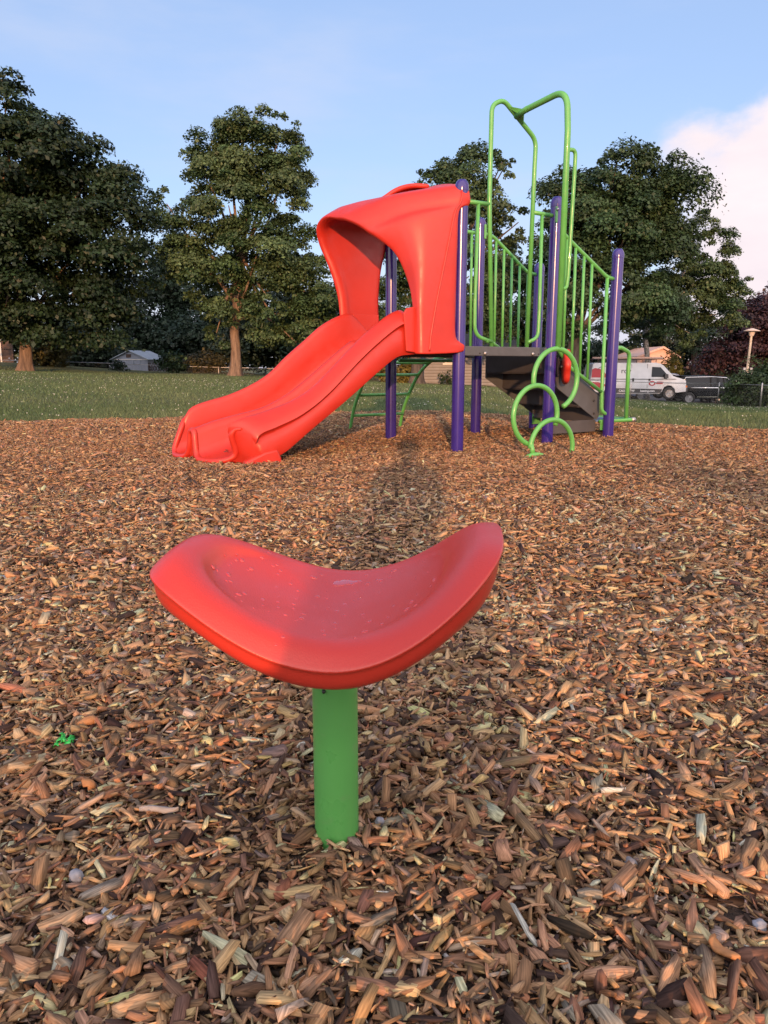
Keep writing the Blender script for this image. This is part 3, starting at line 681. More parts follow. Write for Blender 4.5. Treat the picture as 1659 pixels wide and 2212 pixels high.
# inner skin follows the outer one, 6 cm inside
inn = []
for j in (5, 4, 3, 1, 0):
    q = H2[:, j]; iv = np.stack([np.zeros(len(q)), cen[1] - q[:, 1], cen[2] + .35 - q[:, 2]], -1); iv /= np.linalg.norm(iv, axis=1)[:, None]; inn.append(q + iv * .06)
full = np.concatenate([H2, lip1[:, None], lip2[:, None], lip3[:, None], np.stack(inn, 1)], 1)
mb = MB().grid([list(r) for r in full], cv=True); m_ = full.shape[1]
mb.f.append(tuple(range(m_))); mb.f.append(tuple(range((len(full) - 1) * m_, len(full) * m_))[::-1])
hood = mb.build('slide_hood', M['red'], PS, subsurf=1)
# seam bead along the flare, tabs to the posts, scoop on the roof
seam = H2[:, 3]; MB().tube([tuple(p + np.array((0, -.001, 0))) for p in seam[2:34]], .008, 8).build('seam', M['red'], hood)
def tab(s0, s1, t0, t1, z0, z1):
    return MB().box(s0, s1, t0, t1, z0, z1).build('tab', M['red'], hood, bevel=.028)
tab(-.02, .06, 1.10, 1.165, 2.0, 2.13)
sc_ = spline([(-.43, .60, 2.14), (-.37, .58, 2.178), (-.31, .56, 2.222), (-.225, .54, 2.262), (-.12, .52, 2.286), (.0, .47, 2.285)], 6)
MB().tube([tuple(p) for p in sc_], [.012] + [.021] * (len(sc_) - 2) + [.015], 10).build('roof_ridge', M['red'], hood)
bk = sc_ + np.array((.10, .13, -.035)); lo = sc_ + np.array((.03, .06, -.13))
MB().grid([list(sc_), list(sc_ * .4 + bk * .6 + np.array((0, 0, .03))), list(bk), list(bk + np.array((.05, .1, -.15)))]).build('roof_scoop', M['red'], hood)

# ------------------------------------------------------------------ trees
def leaves(name, lobes, n, size, cols, parent, clump=.8, flat=.62, cover=1.0, seed=1, keep=None, shell=.55, scl=.45):
    """lobes: (centre, rx, ry, rz). Boughs (clumps) sit over each lobe; leaf-sized faces fill every bough's outer, upper part"""
    g = np.random.default_rng(seed); lobes = [(np.array(c), np.array((a, b, d))) for c, a, b, d in lobes]
    C0, D0, R0 = [], [], []
    for c, r in lobes:
        m = max(3, int(cover * 2.0 * (r[0] * r[1] + r[0] * r[2] + r[1] * r[2]) / (clump * clump) * .62))
        d = g.normal(size=(m, 3)); d /= np.linalg.norm(d, axis=1)[:, None]
        rad = shell + (1.02 - shell) * g.random(m) ** .6
        C0.append(c + d * r * rad[:, None]); D0.append(d); R0.append(clump * g.lognormal(0, .30, m) * np.clip(r.min() / 1.6, scl, 1.0))
    C0, D0, R0 = map(np.concatenate, (C0, D0, R0))
    C0 = C0 + g.normal(0, .18, C0.shape)
    if keep is not None:
        ok = keep(C0); C0, D0, R0 = C0[ok], D0[ok], R0[ok]
    w = R0 ** 2; k = n; ci = g.choice(len(C0), k, p=w / w.sum())
    dd = g.normal(size=(k, 3)); dd[:, 2] = np.abs(dd[:, 2]) * np.where(g.random(k) < .75, 1, -.6); dd /= np.linalg.norm(dd, axis=1)[:, None]
    rr = R0[ci] * (g.random(k) ** .45) * np.where(g.random(k) < .08, 1.2, 1.0)
    off = dd * rr[:, None]; hor_ = (off[:, 0] ** 2 + off[:, 1] ** 2) / R0[ci]
    off[:, 2] = off[:, 2] * flat - .28 * hor_
    P = C0[ci] + off
    N_ = dd * .45 + D0[ci] * .35 + np.array((0, 0, .5)) + g.normal(0, .42, (k, 3)); N_ /= np.linalg.norm(N_, axis=1)[:, None]
    T = np.cross(N_, g.normal(size=(k, 3))); T /= np.linalg.norm(T, axis=1)[:, None]; Bn = np.cross(N_, T)
    s = size * g.lognormal(0, .30, k)[:, None]; wdt = s * g.uniform(.26, .46, (k, 1))
    V = np.stack([P - T * s * .55, P + Bn * wdt - N_ * s * .10, P + T * s * .55 - N_ * s * .05, P - Bn * wdt - N_ * s * .10], 1).reshape(-1, 3)
    ca_, cb_ = np.array(cols[0]), np.array(cols[1]); cm = g.random(len(C0))[ci][:, None]
    C = (ca_ * (1 - cm) + cb_ * cm) * g.lognormal(0, .16, len(C0))[ci][:, None] * g.lognormal(0, .24, (k, 1))
    base = np.array(parent.location) if parent else 0
    me = big_mesh(name, V - base, np.arange(k * 4).reshape(-1, 4)); col_attr(me, np.repeat(np.clip(C, .003, .6), 4, 0))
    return link(name, me, M['leaf'], parent, smooth=False)
def trunk(name, pts, rads, mat, parent, flare=1.5, seed=0):
    """tapered trunk with a flared, fluted foot"""
    P = spline([(*p, r) for p, r in zip(pts, rads)], 5); rows = []; sg = 18
    for i, (x, y, z, r) in enumerate(P):
        h = z - pts[0][2]; fl = 1 + (flare - 1) * math.exp(-h / .45)
        rows.append([(x + r * fl * (1 + (.10 + .18 * (fl - 1)) * math.sin(5 * a + seed) * (.4 + .6 * math.exp(-h / .6)) + .05 * math.sin(3 * a + z * 1.7)) * math.cos(a),
                      y + r * fl * (1 + (.10 + .18 * (fl - 1)) * math.sin(5 * a + seed) * (.4 + .6 * math.exp(-h / .6)) + .05 * math.sin(3 * a + z * 1.7)) * math.sin(a), z) for a in np.arange(sg) * 2 * math.pi / sg])
    b = parent.location; mb = MB().grid([[(p[0] - b[0], p[1] - b[1], p[2] - b[2]) for p in r] for r in rows], cv=True)
    return mb.build(name, mat, parent)
def limb(pts, r0, r1, mat, parent, name='limb'):
    P = spline(pts, 5); b = np.array(parent.location); return MB().tube([tuple(p - b) for p in P], list(np.linspace(r0, r1, len(P))), 9).build(name, mat, parent)
def tree(name, label, px, base_y, Y, trunk_w, fork_y, lobes, nleaf, size, cols, mat, seed, group=None, limbs=True, lean=0, clump=.8, flat=.62, cover=1.0, cat='tree', flare=1.5, keep=None, shell=.55):
    """px, base_y: foot of the trunk; lobes: (px, py, half width px, half height px, depth offset m) measured at distance Y"""
    f = at(px, base_y, Y); f.z = float(ground_z(f.x, Y)) - .05
    k = Y * 1.0 / CAM_F
    root = empty(name, f); tag(root, label, cat, group)
    top = at(px + lean, fork_y, Y); mid = f.lerp(top, .5); r = trunk_w * k / 2
    apex = at(lobes[0][0], lobes[0][1], Y)
    L3 = [(np.array(at(a, b, Y)) + np.array((0, dy, 0)), w * k, max(w, h) * k * .85, h * k) for a, b, w, h, dy in lobes]
    if mat: trunk('trunk', [tuple(f), tuple(mid + Vector((.04, 0, 0))), tuple(top), tuple(top.lerp(apex, .55)), tuple(top.lerp(apex, .9))], [r, r * .86, r * .8, r * .45, r * .12], mat, root, flare, seed)
    if limbs and mat:
        rr = random.Random(seed)
        for c, a, b, d in L3:
            st = top.lerp(apex, rr.uniform(0, .45)); c = Vector(c); mdl = st.lerp(c, .55) + Vector((0, 0, rr.uniform(-.3, .4)))
            limb([tuple(st), tuple(mdl), tuple(c)], r * .34, r * .08, mat, root)
    leaves('crown', L3, nleaf, size, cols, root, clump, flat, cover, seed, keep, shell)
    return root
DK = ((.024, .052, .021), (.041, .072, .029))
MPL_SHADE = ((.012, .027, .011), (.023, .041, .015))  # maple leaf colours darkened, the crown's shade is put into them
MDL = ((.033, .066, .025), (.060, .093, .038))
OLV = ((.039, .074, .027), (.075, .112, .044))
BLU = ((.018, .036, .022), (.032, .052, .030))
PUR = ((.026, .013, .018), (.050, .026, .030))
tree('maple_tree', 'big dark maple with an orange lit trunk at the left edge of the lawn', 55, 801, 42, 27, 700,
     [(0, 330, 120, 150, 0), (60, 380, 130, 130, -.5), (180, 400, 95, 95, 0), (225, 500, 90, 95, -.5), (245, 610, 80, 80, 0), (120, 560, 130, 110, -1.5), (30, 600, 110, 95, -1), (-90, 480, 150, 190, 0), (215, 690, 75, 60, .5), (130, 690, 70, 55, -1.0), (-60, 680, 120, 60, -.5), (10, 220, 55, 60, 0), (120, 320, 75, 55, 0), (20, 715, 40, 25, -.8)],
     150000, .175, MPL_SHADE, M['bark'], 3, clump=1.0, flat=.45, cover=1.15)
tree('leafy_tree', 'tall airy green tree with a forked orange trunk beside the white shed', 508, 812, 44, 23, 690,
     [(545, 345, 80, 85, 0), (435, 365, 62, 60, 0), (490, 305, 50, 45, 0), (625, 345, 45, 60, 0), (600, 420, 70, 80, 0), (500, 450, 85, 80, -.8), (410, 490, 60, 60, 0), (640, 530, 65, 70, 0), (560, 560, 80, 70, -1), (660, 630, 72, 60, 0), (480, 610, 70, 60, -.5), (600, 690, 75, 45, -.5), (460, 680, 40, 45, -.3), (690, 690, 50, 50, .5), (360, 440, 36, 50, 0), (550, 275, 66, 36, 0), (390, 560, 60, 60, 0), (600, 305, 48, 45, 0), (640, 740, 70, 30, 0), (470, 720, 40, 30, -.3), (585, 645, 60, 36, -1.3), (525, 640, 42, 40, -1.3)],
     125000, .135, OLV, M['bark'], 5, clump=.70, cover=.95, shell=.35)
tree('shade_tree', 'dark leafy tree rising behind the red hood and the purple posts', 899, 826, 46, 26, 740,
     [(1010, 390, 62, 70, 0), (1060, 440, 45, 55, 0), (930, 420, 55, 40, 0), (990, 480, 90, 75, -.5), (1080, 530, 50, 50, 0), (920, 540, 90, 75, 0), (1010, 600, 90, 70, -.8), (905, 388, 36, 22, 0), (1085, 350, 28, 40, 0), (1120, 480, 26, 50, 0), (880, 640, 80, 70, 0), (1060, 670, 70, 60, 0), (960, 700, 100, 50, -.5), (850, 700, 60, 50, 0), (1090, 360, 24, 34, 0)],
     85000, .145, MDL, M['bark_dark'], 8, clump=.75, cover=.8)
tree('spreading_tree', 'broad dark green tree with a brown trunk behind the stair railing', 1241, 858, 43, 29, 740,
     [(1330, 395, 88, 72, 0), (1250, 450, 70, 80, 0), (1400, 440, 75, 70, 0), (1320, 500, 100, 80, -.6), (1240, 570, 75, 75, 0), (1420, 550, 80, 70, 0), (1330, 620, 100, 75, -.6), (1240, 670, 70, 60, 0), (1400, 660, 80, 60, 0), (1190, 480, 26, 45, 0), (1335, 342, 50, 26, 0), (1440, 400, 40, 50, 0), (1180, 660, 35, 60, .5)],
     120000, .145, DK, M['bark_dark'], 11, clump=.8, cover=.95)
tree('birch_tree', 'pale barked birch with drooping branches above the parked white van', 1398, 850, 47, 12, 700,
     [(1500, 560, 75, 75, 0), (1560, 610, 55, 55, 0), (1470, 640, 85, 60, 0), (1540, 680, 70, 40, -.5), (1430, 700, 70, 40, 0), (1490, 720, 60, 30, 0), (1380, 715, 40, 30, 0), (1510, 490, 40, 45, 0), (1590, 640, 28, 40, 0)],
     50000, .125, MDL, M['birch'], 13, clump=.65, cover=.7, shell=.35, flare=1.2)
tree('purple_leaf_tree', 'dark purple leaved tree at the right edge behind the street lamp', 1690, 850, 56, 18, 760,
     [(1640, 710, 65, 60, 0), (1600, 750, 50, 45, 0), (1700, 690, 90, 80, 0), (1560, 770, 40, 28, 0), (1680, 770, 90, 45, -.6)],
     32000, .18, PUR, M['bark_dark'], 17, clump=.9)
# trees and bushes closing the view behind
BG = [('dense dark tree between the maple and the leafy tree', 395, 800, 68, [(385, 620, 75, 80, 0), (340, 690, 70, 75, 0), (430, 700, 75, 75, 0), (380, 760, 90, 45, -.6), (355, 530, 45, 60, 0), (410, 600, 60, 60, 0), (345, 600, 50, 70, 0), (450, 765, 70, 35, 0)], 40000, BLU, 21),
      ('low dark tree in deep shade behind the big maple', 220, 795, 66, [(200, 660, 90, 80, 0), (290, 640, 60, 80, 0), (120, 720, 80, 70, 0), (260, 745, 90, 45, 0), (20, 730, 100, 60, 0)], 22000, BLU, 22),
      ('dark bushy tree beyond the red slide', 660, 812, 55, [(640, 720, 80, 70, 0), (590, 670, 60, 60, 0), (545, 700, 50, 60, 0), (720, 700, 70, 80, 0), (580, 750, 60, 50, 0), (690, 775, 90, 35, 0), (780, 730, 60, 70, 0)], 36000, BLU, 23),
      ('dark tree filling the gap seen through the stair balusters', 1150, 830, 58, [(1140, 560, 50, 70, 0), (1100, 660, 70, 80, 0), (1170, 680, 60, 70, 0), (1130, 740, 80, 50, 0), (1190, 600, 40, 60, 0)], 22000, MDL, 24),
      ('dark tree standing behind the pink house', 1500, 830, 74, [(1520, 740, 70, 45, 0), (1440, 700, 70, 50, 0), (1580, 720, 60, 50, 0), (1350, 720, 70, 50, 0)], 20000, BLU, 25),
      ('distant leafy tree far beyond the deck', 960, 815, 66, [(870, 690, 70, 80, 0), (950, 720, 80, 55, 0), (1030, 720, 70, 60, 0), (810, 720, 40, 60, 0)], 20000, MDL, 26)]
for lab, px, by, Yd, lobes, nl, cols, sd in BG:
    tree('deciduous_tree', lab, px, by, Yd, 14, by - 70, lobes, nl, .22, cols, M['bark_dark'], sd, 'trees closing the view', clump=.95)
wl_ = []
for px_, py_, w_, h_, Yd in [(-80, 730, 120, 70, 60), (60, 735, 110, 65, 61), (190, 740, 110, 60, 62), (300, 735, 100, 65, 63), (420, 745, 100, 55, 62), (530, 735, 100, 66, 62), (640, 735, 100, 68, 62), (750, 745, 100, 60, 63), (850, 755, 90, 50, 64), (950, 740, 90, 45, 65), (1060, 740, 90, 60, 66), (1150, 760, 90, 50, 64), (1230, 760, 60, 50, 66)]:
    k_ = Yd / CAM_F; wl_.append((np.array(at(px_, py_, Yd)), w_ * k_, 2.2, h_ * k_))
tag(leaves('woodland', wl_, 70000, .24, BLU, None, 1.0, .7, 1.3, 55), 'dark woodland undergrowth closing the back of the lawn', 'woodland', kind='stuff')
wl_ = []
for px_, py_, w_, h_, Yd in [(1330, 780, 70, 40, 76), (1420, 770, 60, 40, 78), (1500, 785, 80, 45, 78), (1600, 790, 80, 40, 78), (1720, 780, 90, 60, 76)]:
    k_ = Yd / CAM_F; wl_.append((np.array(at(px_, py_, Yd)), w_ * k_, 2.2, h_ * k_))
tag(leaves('woodland', wl_, 24000, .26, BLU, None, 1.1, .7, 1.2, 56), 'dark far woodland behind the parked cars and the pink house', 'woodland', kind='stuff')
def bush(name, label, cat, px, py, w, h, Yd, n, size, cols, seed, group=None, lobes=None, shell=.55):
    k = Yd / CAM_F; f = at(px, py, Yd); f.z = float(ground_z(f.x, Yd)) - .03
    root = empty(name, f); tag(root, label, cat, group); c = at(px, py - h, Yd)
    lobes = lobes or [(px, py - h, w, h, 0), (px - w * .45, py - h * .8, w * .6, h * .8, -.1), (px + w * .45, py - h * .75, w * .6, h * .75, -.1)]
    L3 = [(np.array(at(a, b, Yd)) + np.array((0, dy, 0)), ww * k, ww * k * .8, hh * k) for a, b, ww, hh, dy in lobes]
    g = random.Random(seed)
    st = MB()
    for i in range(9): 
        st.tube([(g.uniform(-.1, .1), g.uniform(-.1, .1), 0), (g.uniform(-.7, .7) * w * k, g.uniform(-.3, .3), h * k * g.uniform(.8, 1.5))], [.018, .006], 6)
    st.build('stems', M['bark_dark'], root)
    leaves('foliage', L3, n, size, cols, root, min(.5, w * k * .35), .7, 2.2, seed, None, shell, .9)
    return root
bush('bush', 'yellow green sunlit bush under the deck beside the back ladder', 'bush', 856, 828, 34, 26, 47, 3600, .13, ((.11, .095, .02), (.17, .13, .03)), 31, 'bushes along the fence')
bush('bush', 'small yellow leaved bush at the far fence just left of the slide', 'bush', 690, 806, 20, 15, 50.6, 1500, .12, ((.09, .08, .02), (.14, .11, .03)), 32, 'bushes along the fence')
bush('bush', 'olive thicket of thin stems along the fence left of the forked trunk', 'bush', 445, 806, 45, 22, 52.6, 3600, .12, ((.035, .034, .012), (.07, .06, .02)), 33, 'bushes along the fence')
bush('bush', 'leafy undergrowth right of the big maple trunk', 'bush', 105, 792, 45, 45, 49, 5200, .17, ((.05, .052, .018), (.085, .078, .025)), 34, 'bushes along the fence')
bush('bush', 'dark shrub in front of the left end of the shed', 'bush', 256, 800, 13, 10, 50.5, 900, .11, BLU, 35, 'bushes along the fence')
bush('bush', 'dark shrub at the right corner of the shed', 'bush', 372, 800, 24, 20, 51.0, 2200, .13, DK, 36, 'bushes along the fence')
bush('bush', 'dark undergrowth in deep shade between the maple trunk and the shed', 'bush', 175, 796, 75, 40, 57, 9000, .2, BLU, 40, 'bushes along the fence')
bush('shrub', 'small dark bare shrub against the white siding under the deck', 'shrub', 968, 834, 14, 14, 49.5, 700, .10, DK, 39, 'bushes along the fence')
bush('conifer', 'narrow yellow green conifer beside the pink house', 'conifer', 1463, 815, 12, 30, 57, 3200, .11, ((.07, .075, .015), (.12, .11, .025)), 37,
     lobes=[(1463, 795, 13, 30, 0), (1462, 772, 8, 18, 0), (1442, 790, 11, 26, 0)], shell=.7)
bush('hedge', 'large rounded dark green hedge behind the chain link fence at the right', 'hedge', 1640, 880, 90, 50, 35.5, 30000, .10, ((.032, .060, .022), (.060, .085, .032)), 38,
     lobes=[(1625, 850, 40, 34, .2), (1670, 850, 60, 36, .2), (1650, 838, 56, 44, 0), (1715, 835, 70, 50, 0), (1612, 855, 26, 28, -.2), (1662, 812, 46, 22, 0), (1608, 838, 22, 32, 0)], shell=.75)

# ------------------------------------------------------------------ background things
M['white_paint'] = simple('white_painted_wall', (.25, .28, .36), .6, (.21, .24, .31), 3)
M['shed_roof'] = simple('shed_roof_metal', (.30, .36, .44), .45, (.25, .30, .37), 5)
M['siding'] = simple('white_siding_shaded', (.24, .24, .255), .7, (.20, .20, .21), 2)  # white siding greyed: the shade on the wall is put into its colour
M['roof_dark'] = simple('roof_shingle', (.06, .055, .055), .85, (.04, .04, .04), 10)
M['pink'] = simple('pink_siding', (.55, .36, .29), .7, (.50, .33, .27), 4)
M['glass'] = simple('dark_window_glass', (.018, .022, .028), .1, spec=.22)
M['trim'] = simple('white_trim', (.62, .60, .57), .5)
M['wood'] = simple('weathered_wood', (.085, .055, .045), .85, (.06, .04, .035), 8, .5, 40)
M['concrete'] = simple('lamp_concrete', (.50, .42, .33), .7, (.44, .37, .30), 9)
M['lamp'] = simple('lamp_shade_paint', (.55, .46, .40), .5)
def child_box(name, parent, mat, *b, bevel=.0):
    return MB().box(*b).build(name, mat, parent, False, bevel=bevel)
# shed
Ys = 56.0; kk = Ys / CAM_F
a = at(244, 800, Ys); b = at(329, 800, Ys); W_ = (b - a).length; ez = at(244, 776, Ys).z; rz_ = at(285, 758, Ys).z; dep = 2.7
shed = empty('shed', (a.x, Ys, -.2), R(-14)); tag(shed, 'small pale metal shed with a low gable roof behind the far fence', 'shed')
e, r_ = ez + .2, rz_ + .2
MB().prism([(0, 0), (W_, 0), (W_, e), (W_ / 2, r_ - .06), (0, e)], 0, dep, 'y').build('wall', M['white_paint'], shed, False)
rf = MB()
for sg in (0, 1):
    x0, x1 = (-.14, W_ / 2) if sg == 0 else (W_ + .14, W_ / 2)
    rf.prism([(x0, e - .06), (x1, r_), (x1, r_ + .05), (x0, e - .01)], -.14, dep + .14, 'y')
rf.build('roof', M['shed_roof'], shed, False)
child_box('vent', shed, M['wood'], W_ / 2 - .28, W_ / 2 + .12, -.025, -.003, e + .12, e + .36)
child_box('fascia_strip', shed, M['trim'], -.02, W_ + .02, -.03, -.002, e - .05, e + .0)
for i in range(1, 5): child_box('wall_seam', shed, M['shed_roof'], W_ * i / 5 - .012, W_ * i / 5 + .012, -.018, -.002, 0, e - .06)
lt = MB()
for i in range(9):
    y0 = -.6 + i * .42
    for sg in (1, -1):
        p = [(W_ + .03, y0, e - .25), (W_ + .03, y0 + sg * .9, e - 1.15)]
        p = [q for q in p]
        lt.tube([(q[0], min(max(q[1], .02), dep), q[2]) for q in p], .022, 6)
lt.build('lattice', M['wood'], shed, False)
# chain link fences
m, N, L, B = material('chain_link'); t = nd(N, 'ShaderNodeTexCoord'); mp = nd(N, 'ShaderNodeMapping'); mp.inputs['Rotation'].default_value = (0, 0, R(45)); mp.inputs['Scale'].default_value = (14, 14, 14)
L.new(t.outputs['UV'], mp.inputs[0]); br = nd(N, 'ShaderNodeTexBrick'); br.offset = 0; br.inputs['Scale'].default_value = 1; br.inputs['Mortar Size'].default_value = .02; br.inputs['Brick Width'].default_value = 1; br.inputs['Row Height'].default_value = 1
L.new(mp.outputs[0], br.inputs[0]); tr = nd(N, 'ShaderNodeBsdfTransparent'); ms = nd(N, 'ShaderNodeMixShader'); L.new(br.outputs['Fac'], ms.inputs[0]); L.new(tr.outputs[0], ms.inputs[1]); L.new(B.outputs[0], ms.inputs[2]); L.new(ms.outputs[0], N['Material Output'].inputs[0])
B.inputs['Base Color'].default_value = (.22, .22, .22, 1); B.inputs['Roughness'].default_value = .5; M['link'] = m
def chain_fence(label, P, posts, hgt):
    root = empty('chain_link_fence', P[0]); tag(root, label, 'fence'); b = Vector(P[0])
    rel = [Vector(p) - b for p in P]
    MB().tube([p + Vector((0, 0, 0)) for p in rel], .021, 8).build('top_rail', M['steel'], root)
    me = mesh('mesh', [p for q in rel for p in (q + Vector((0, 0, -hgt)), q)], [(2 * i, 2 * i + 2, 2 * i + 3, 2 * i + 1) for i in range(len(rel) - 1)])
    uv = me.uv_layers.new(name='UVMap'); dist = [0]
    for i in range(1, len(rel)): dist.append(dist[-1] + (rel[i] - rel[i - 1]).length)
    for poly in me.polygons:
        for li, vi in zip(poly.loop_indices, poly.vertices): uv.data[li].uv = (dist[vi // 2], (vi % 2) * hgt)
    link('wire_mesh', me, M['link'], root, False)
    for p in posts:
        p = Vector(p) - b; MB().lathe([(0, p.z - hgt - .1), (.034, p.z - hgt - .1), (.034, p.z + .03), (.02, p.z + .05), (0, p.z + .055)], 12, c=(p.x, p.y, 0), cap=False).build('fence_post', M['steel'], root)
Pl = [at(-60, 776, 50), at(215, 784, 50), at(330, 788.5, 51), at(451, 793, 52), at(590, 796, 52), at(760, 800, 52), at(960, 806, 52)]
chain_fence('low chain link fence running in front of the shed at the back of the lawn', Pl, [at(267, 785.5, 50.4), at(382, 790, 51.4), at(472, 793.3, 52), at(590, 796, 52), at(700, 799, 52), at(820, 802, 52)], 1.05)
Pr = [at(1180, 817, 43), at(1363, 825, 40.5), at(1464, 827.5, 39.2), at(1554, 828.5, 36.8), at(1644, 832, 33.4), at(1760, 838, 30)]
chain_fence('chain link fence with grey posts in front of the parked cars', Pr, [Pr[0], Pr[1], Pr[3], Pr[4] + Vector((0, -.1, .06)), Pr[5]], 1.1)
# board fence at the far left
f = at(-40, 790, 51); bf = empty('board_fence', (f.x, 51, f.z - .2)); tag(bf, 'dark board fence panel with a pale post behind the maple at the left edge', 'fence')
k_ = 51 / CAM_F
for i in range(3): child_box('board', bf, M['wood'], 0, 70 * k_, 0, .04, .15 + i * .57, .15 + i * .57 + .54)
child_box('fence_post', bf, M['trim'], 43 * k_, 46 * k_, -.08, -.002, 0, 1.95)
child_box('fence_post', bf, M['wood'], 68 * k_, 70.5 * k_, -.08, -.002, 0, 1.8)
# white sided house seen under the deck
Yh = 51.0; a = at(916, 836, Yh); x1 = at(1108, 836, Yh).x; hz0 = a.z - .3; wl_ = x1 - a.x
house = empty('sided_house', (a.x, Yh, hz0), R(0)); tag(house, 'low house with white lap siding seen under the play deck', 'house')
top_h = at(900, 742, Yh).z - hz0
lap = []; nl_ = int(top_h / .2)
for i in range(nl_): lap += [(-.05, i * .2), (-.008, (i + 1) * .2 - .002)]
lap = [(.2, 0)] + lap + [(.2, nl_ * .2)]
wb_ = MB()
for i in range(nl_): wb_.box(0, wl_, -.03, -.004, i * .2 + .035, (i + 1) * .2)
wb_.build('wall', M['siding'], house, False); child_box('shadow_line_backing', house, M['black'], .01, wl_ - .01, .0, .2, 0, nl_ * .2)  # black sheet stands in for the shadow lines between the boards
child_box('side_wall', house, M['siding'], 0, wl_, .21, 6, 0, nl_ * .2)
MB().prism([(-.35, nl_ * .2 - .05), (3.1, nl_ * .2 + 1.3), (6.4, nl_ * .2 - .05)], -.3, wl_ + .3, 'x').build('roof', M['roof_dark'], house, False)
px2x = lambda p: at(p, 800, Yh).x - a.x; py2z = lambda p: at(900, p, Yh).z - hz0
w_ = child_box('window', house, M['trim'], px2x(960), px2x(988), -.07, -.034, py2z(784), py2z(752)); child_box('pane', w_, M['glass'], px2x(962), px2x(986), -.075, -.072, py2z(782), py2z(754)); child_box('sill', w_, M['trim'], px2x(956), px2x(990), -.11, -.0705, py2z(788), py2z(784.5))
child_box('corner_trim', house, M['trim'], px2x(993), px2x(997), -.06, -.034, 0, nl_ * .2)
# pink house behind the cars
Yp = 66.0; a = at(1362, 830, Yp); ph = empty('pink_house', (a.x, Yp, a.z - .6)); tag(ph, 'pink gabled house lit by the sun behind the parked cars', 'house')
X_ = lambda p: at(p, 800, Yp).x - a.x; Zp = lambda p: at(900, p, Yp).z - (a.z - .6)
MB().prism([(X_(1375), 0), (X_(1462), 0), (X_(1462), Zp(772)), (X_(1428), Zp(754)), (X_(1375), Zp(772))], 0, 7, 'y').build('wall', M['pink'], ph, False)
MB().prism([(X_(1372), Zp(773)), (X_(1428), Zp(752.5)), (X_(1466), Zp(774.5)), (X_(1466), Zp(771)), (X_(1428), Zp(748)), (X_(1372), Zp(769.5))], -.3, 7.3, 'y').build('roof', M['pink'], ph, False)
pc = MB().box(X_(1385), X_(1441), -2.4, -.01, Zp(786), Zp(778)).build('porch_roof', M['pink'], ph, False)
child_box('porch_wall', pc, M['wood'], X_(1390), X_(1418), -2.2, -2.1, 0, Zp(787))
w_ = child_box('window', ph, M['trim'], X_(1421), X_(1439), -2.2, -2.12, Zp(810), Zp(786.5)); child_box('pane', w_, M['glass'], X_(1427), X_(1434), -2.23, -2.205, Zp(809), Zp(788))
# street lamp
p = at(1613, 860, 42); top = at(1617.5, 709, 42); gz = float(ground_z(p.x, 42)); h = top.z - gz
lampo = empty('street_lamp', (at(1612, 800, 42).x, 42, gz)); tag(lampo, 'short pale street lamp with a flat round shade rising behind the hedge', 'street lamp'); lampo.rotation_euler = (0, R(1.6), 0)
MB().lathe([(0, 0), (.10, 0), (.085, .5), (.062, h - .42), (0, h - .42)], 16, cap=False).build('pole', M['concrete'], lampo, auto=40)
MB().lathe([(0, h - .44), (.10, h - .42), (.13, h - .38), (.17, h - .19), (.15, h - .18), (0, h - .18)], 20, cap=False).build('lamp_head', M['lamp'], lampo, auto=40)
MB().lathe([(0, h - .185), (.42, h - .165), (.44, h - .145), (.40, h - .12), (.2, h - .05), (.05, h), (0, h)], 28, cap=False).build('lamp_shade', M['lamp'], lampo, auto=40)
for dx_ in (-.2, .17): child_box('utility_box', lampo, M['steel'], dx_ - .07, dx_ + .07, -.12, .0, 1.6, 2.12, bevel=.01)
# driveway under the cars
dv = [at(1170, 860, 42), at(1470, 872, 41.5), at(1700, 880, 41), at(1900, 880, 70), at(1150, 850, 70)]
rowsd = []
for yy in np.linspace(41.6, 62, 14):
    rowsd.append([(xx, yy, float(ground_z(xx, yy)) + .012) for xx in np.linspace(8.5, 30, 26)])
M['asphalt'] = simple('driveway_asphalt', (.09, .085, .085), .9, (.06, .058, .058), 14, .5, 60)
tag(MB().grid(rowsd).build('driveway', M['asphalt']), kind='structure')

# ------------------------------------------------------------------ vehicles (local x = forward)
M['van_white'] = simple('van_paint', (.58, .59, .61), .35, (.52, .53, .55), 3, coat=.3)
M['tyre'] = simple('tyre_rubber', (.018, .018, .019), .8)
M['rim'] = simple('wheel_rim', (.45, .45, .46), .35, metal=.7)
M['car_black'] = simple('black_car_paint', (.005, .006, .008), .4, spec=.12)
M['car_blue'] = simple('blue_car_paint', (.16, .20, .30), .25, coat=.5)
M['car_silver'] = simple('silver_car_paint', (.36, .38, .42), .28, metal=.3, coat=.5)
M['car_white'] = simple('white_car_paint', (.58, .60, .62), .3, coat=.4)
M['car_red'] = simple('red_car_paint', (.32, .02, .03), .3, coat=.4)
M['trim_dark'] = simple('dark_trim', (.035, .035, .038), .5)
M['head'] = simple('headlight_glass', (.35, .33, .32), .12, coat=.4)
M['orange'] = simple('indicator_orange', (.75, .20, .03), .25)
M['chrome'] = simple('chrome', (.75, .75, .76), .15, metal=1)
M['print_red'] = simple('sign_red', (.36, .022, .035), .5)
M['print_black'] = simple('sign_black', (.03, .03, .035), .5)
M['print_white'] = simple('sign_white', (.7, .7, .7), .5)
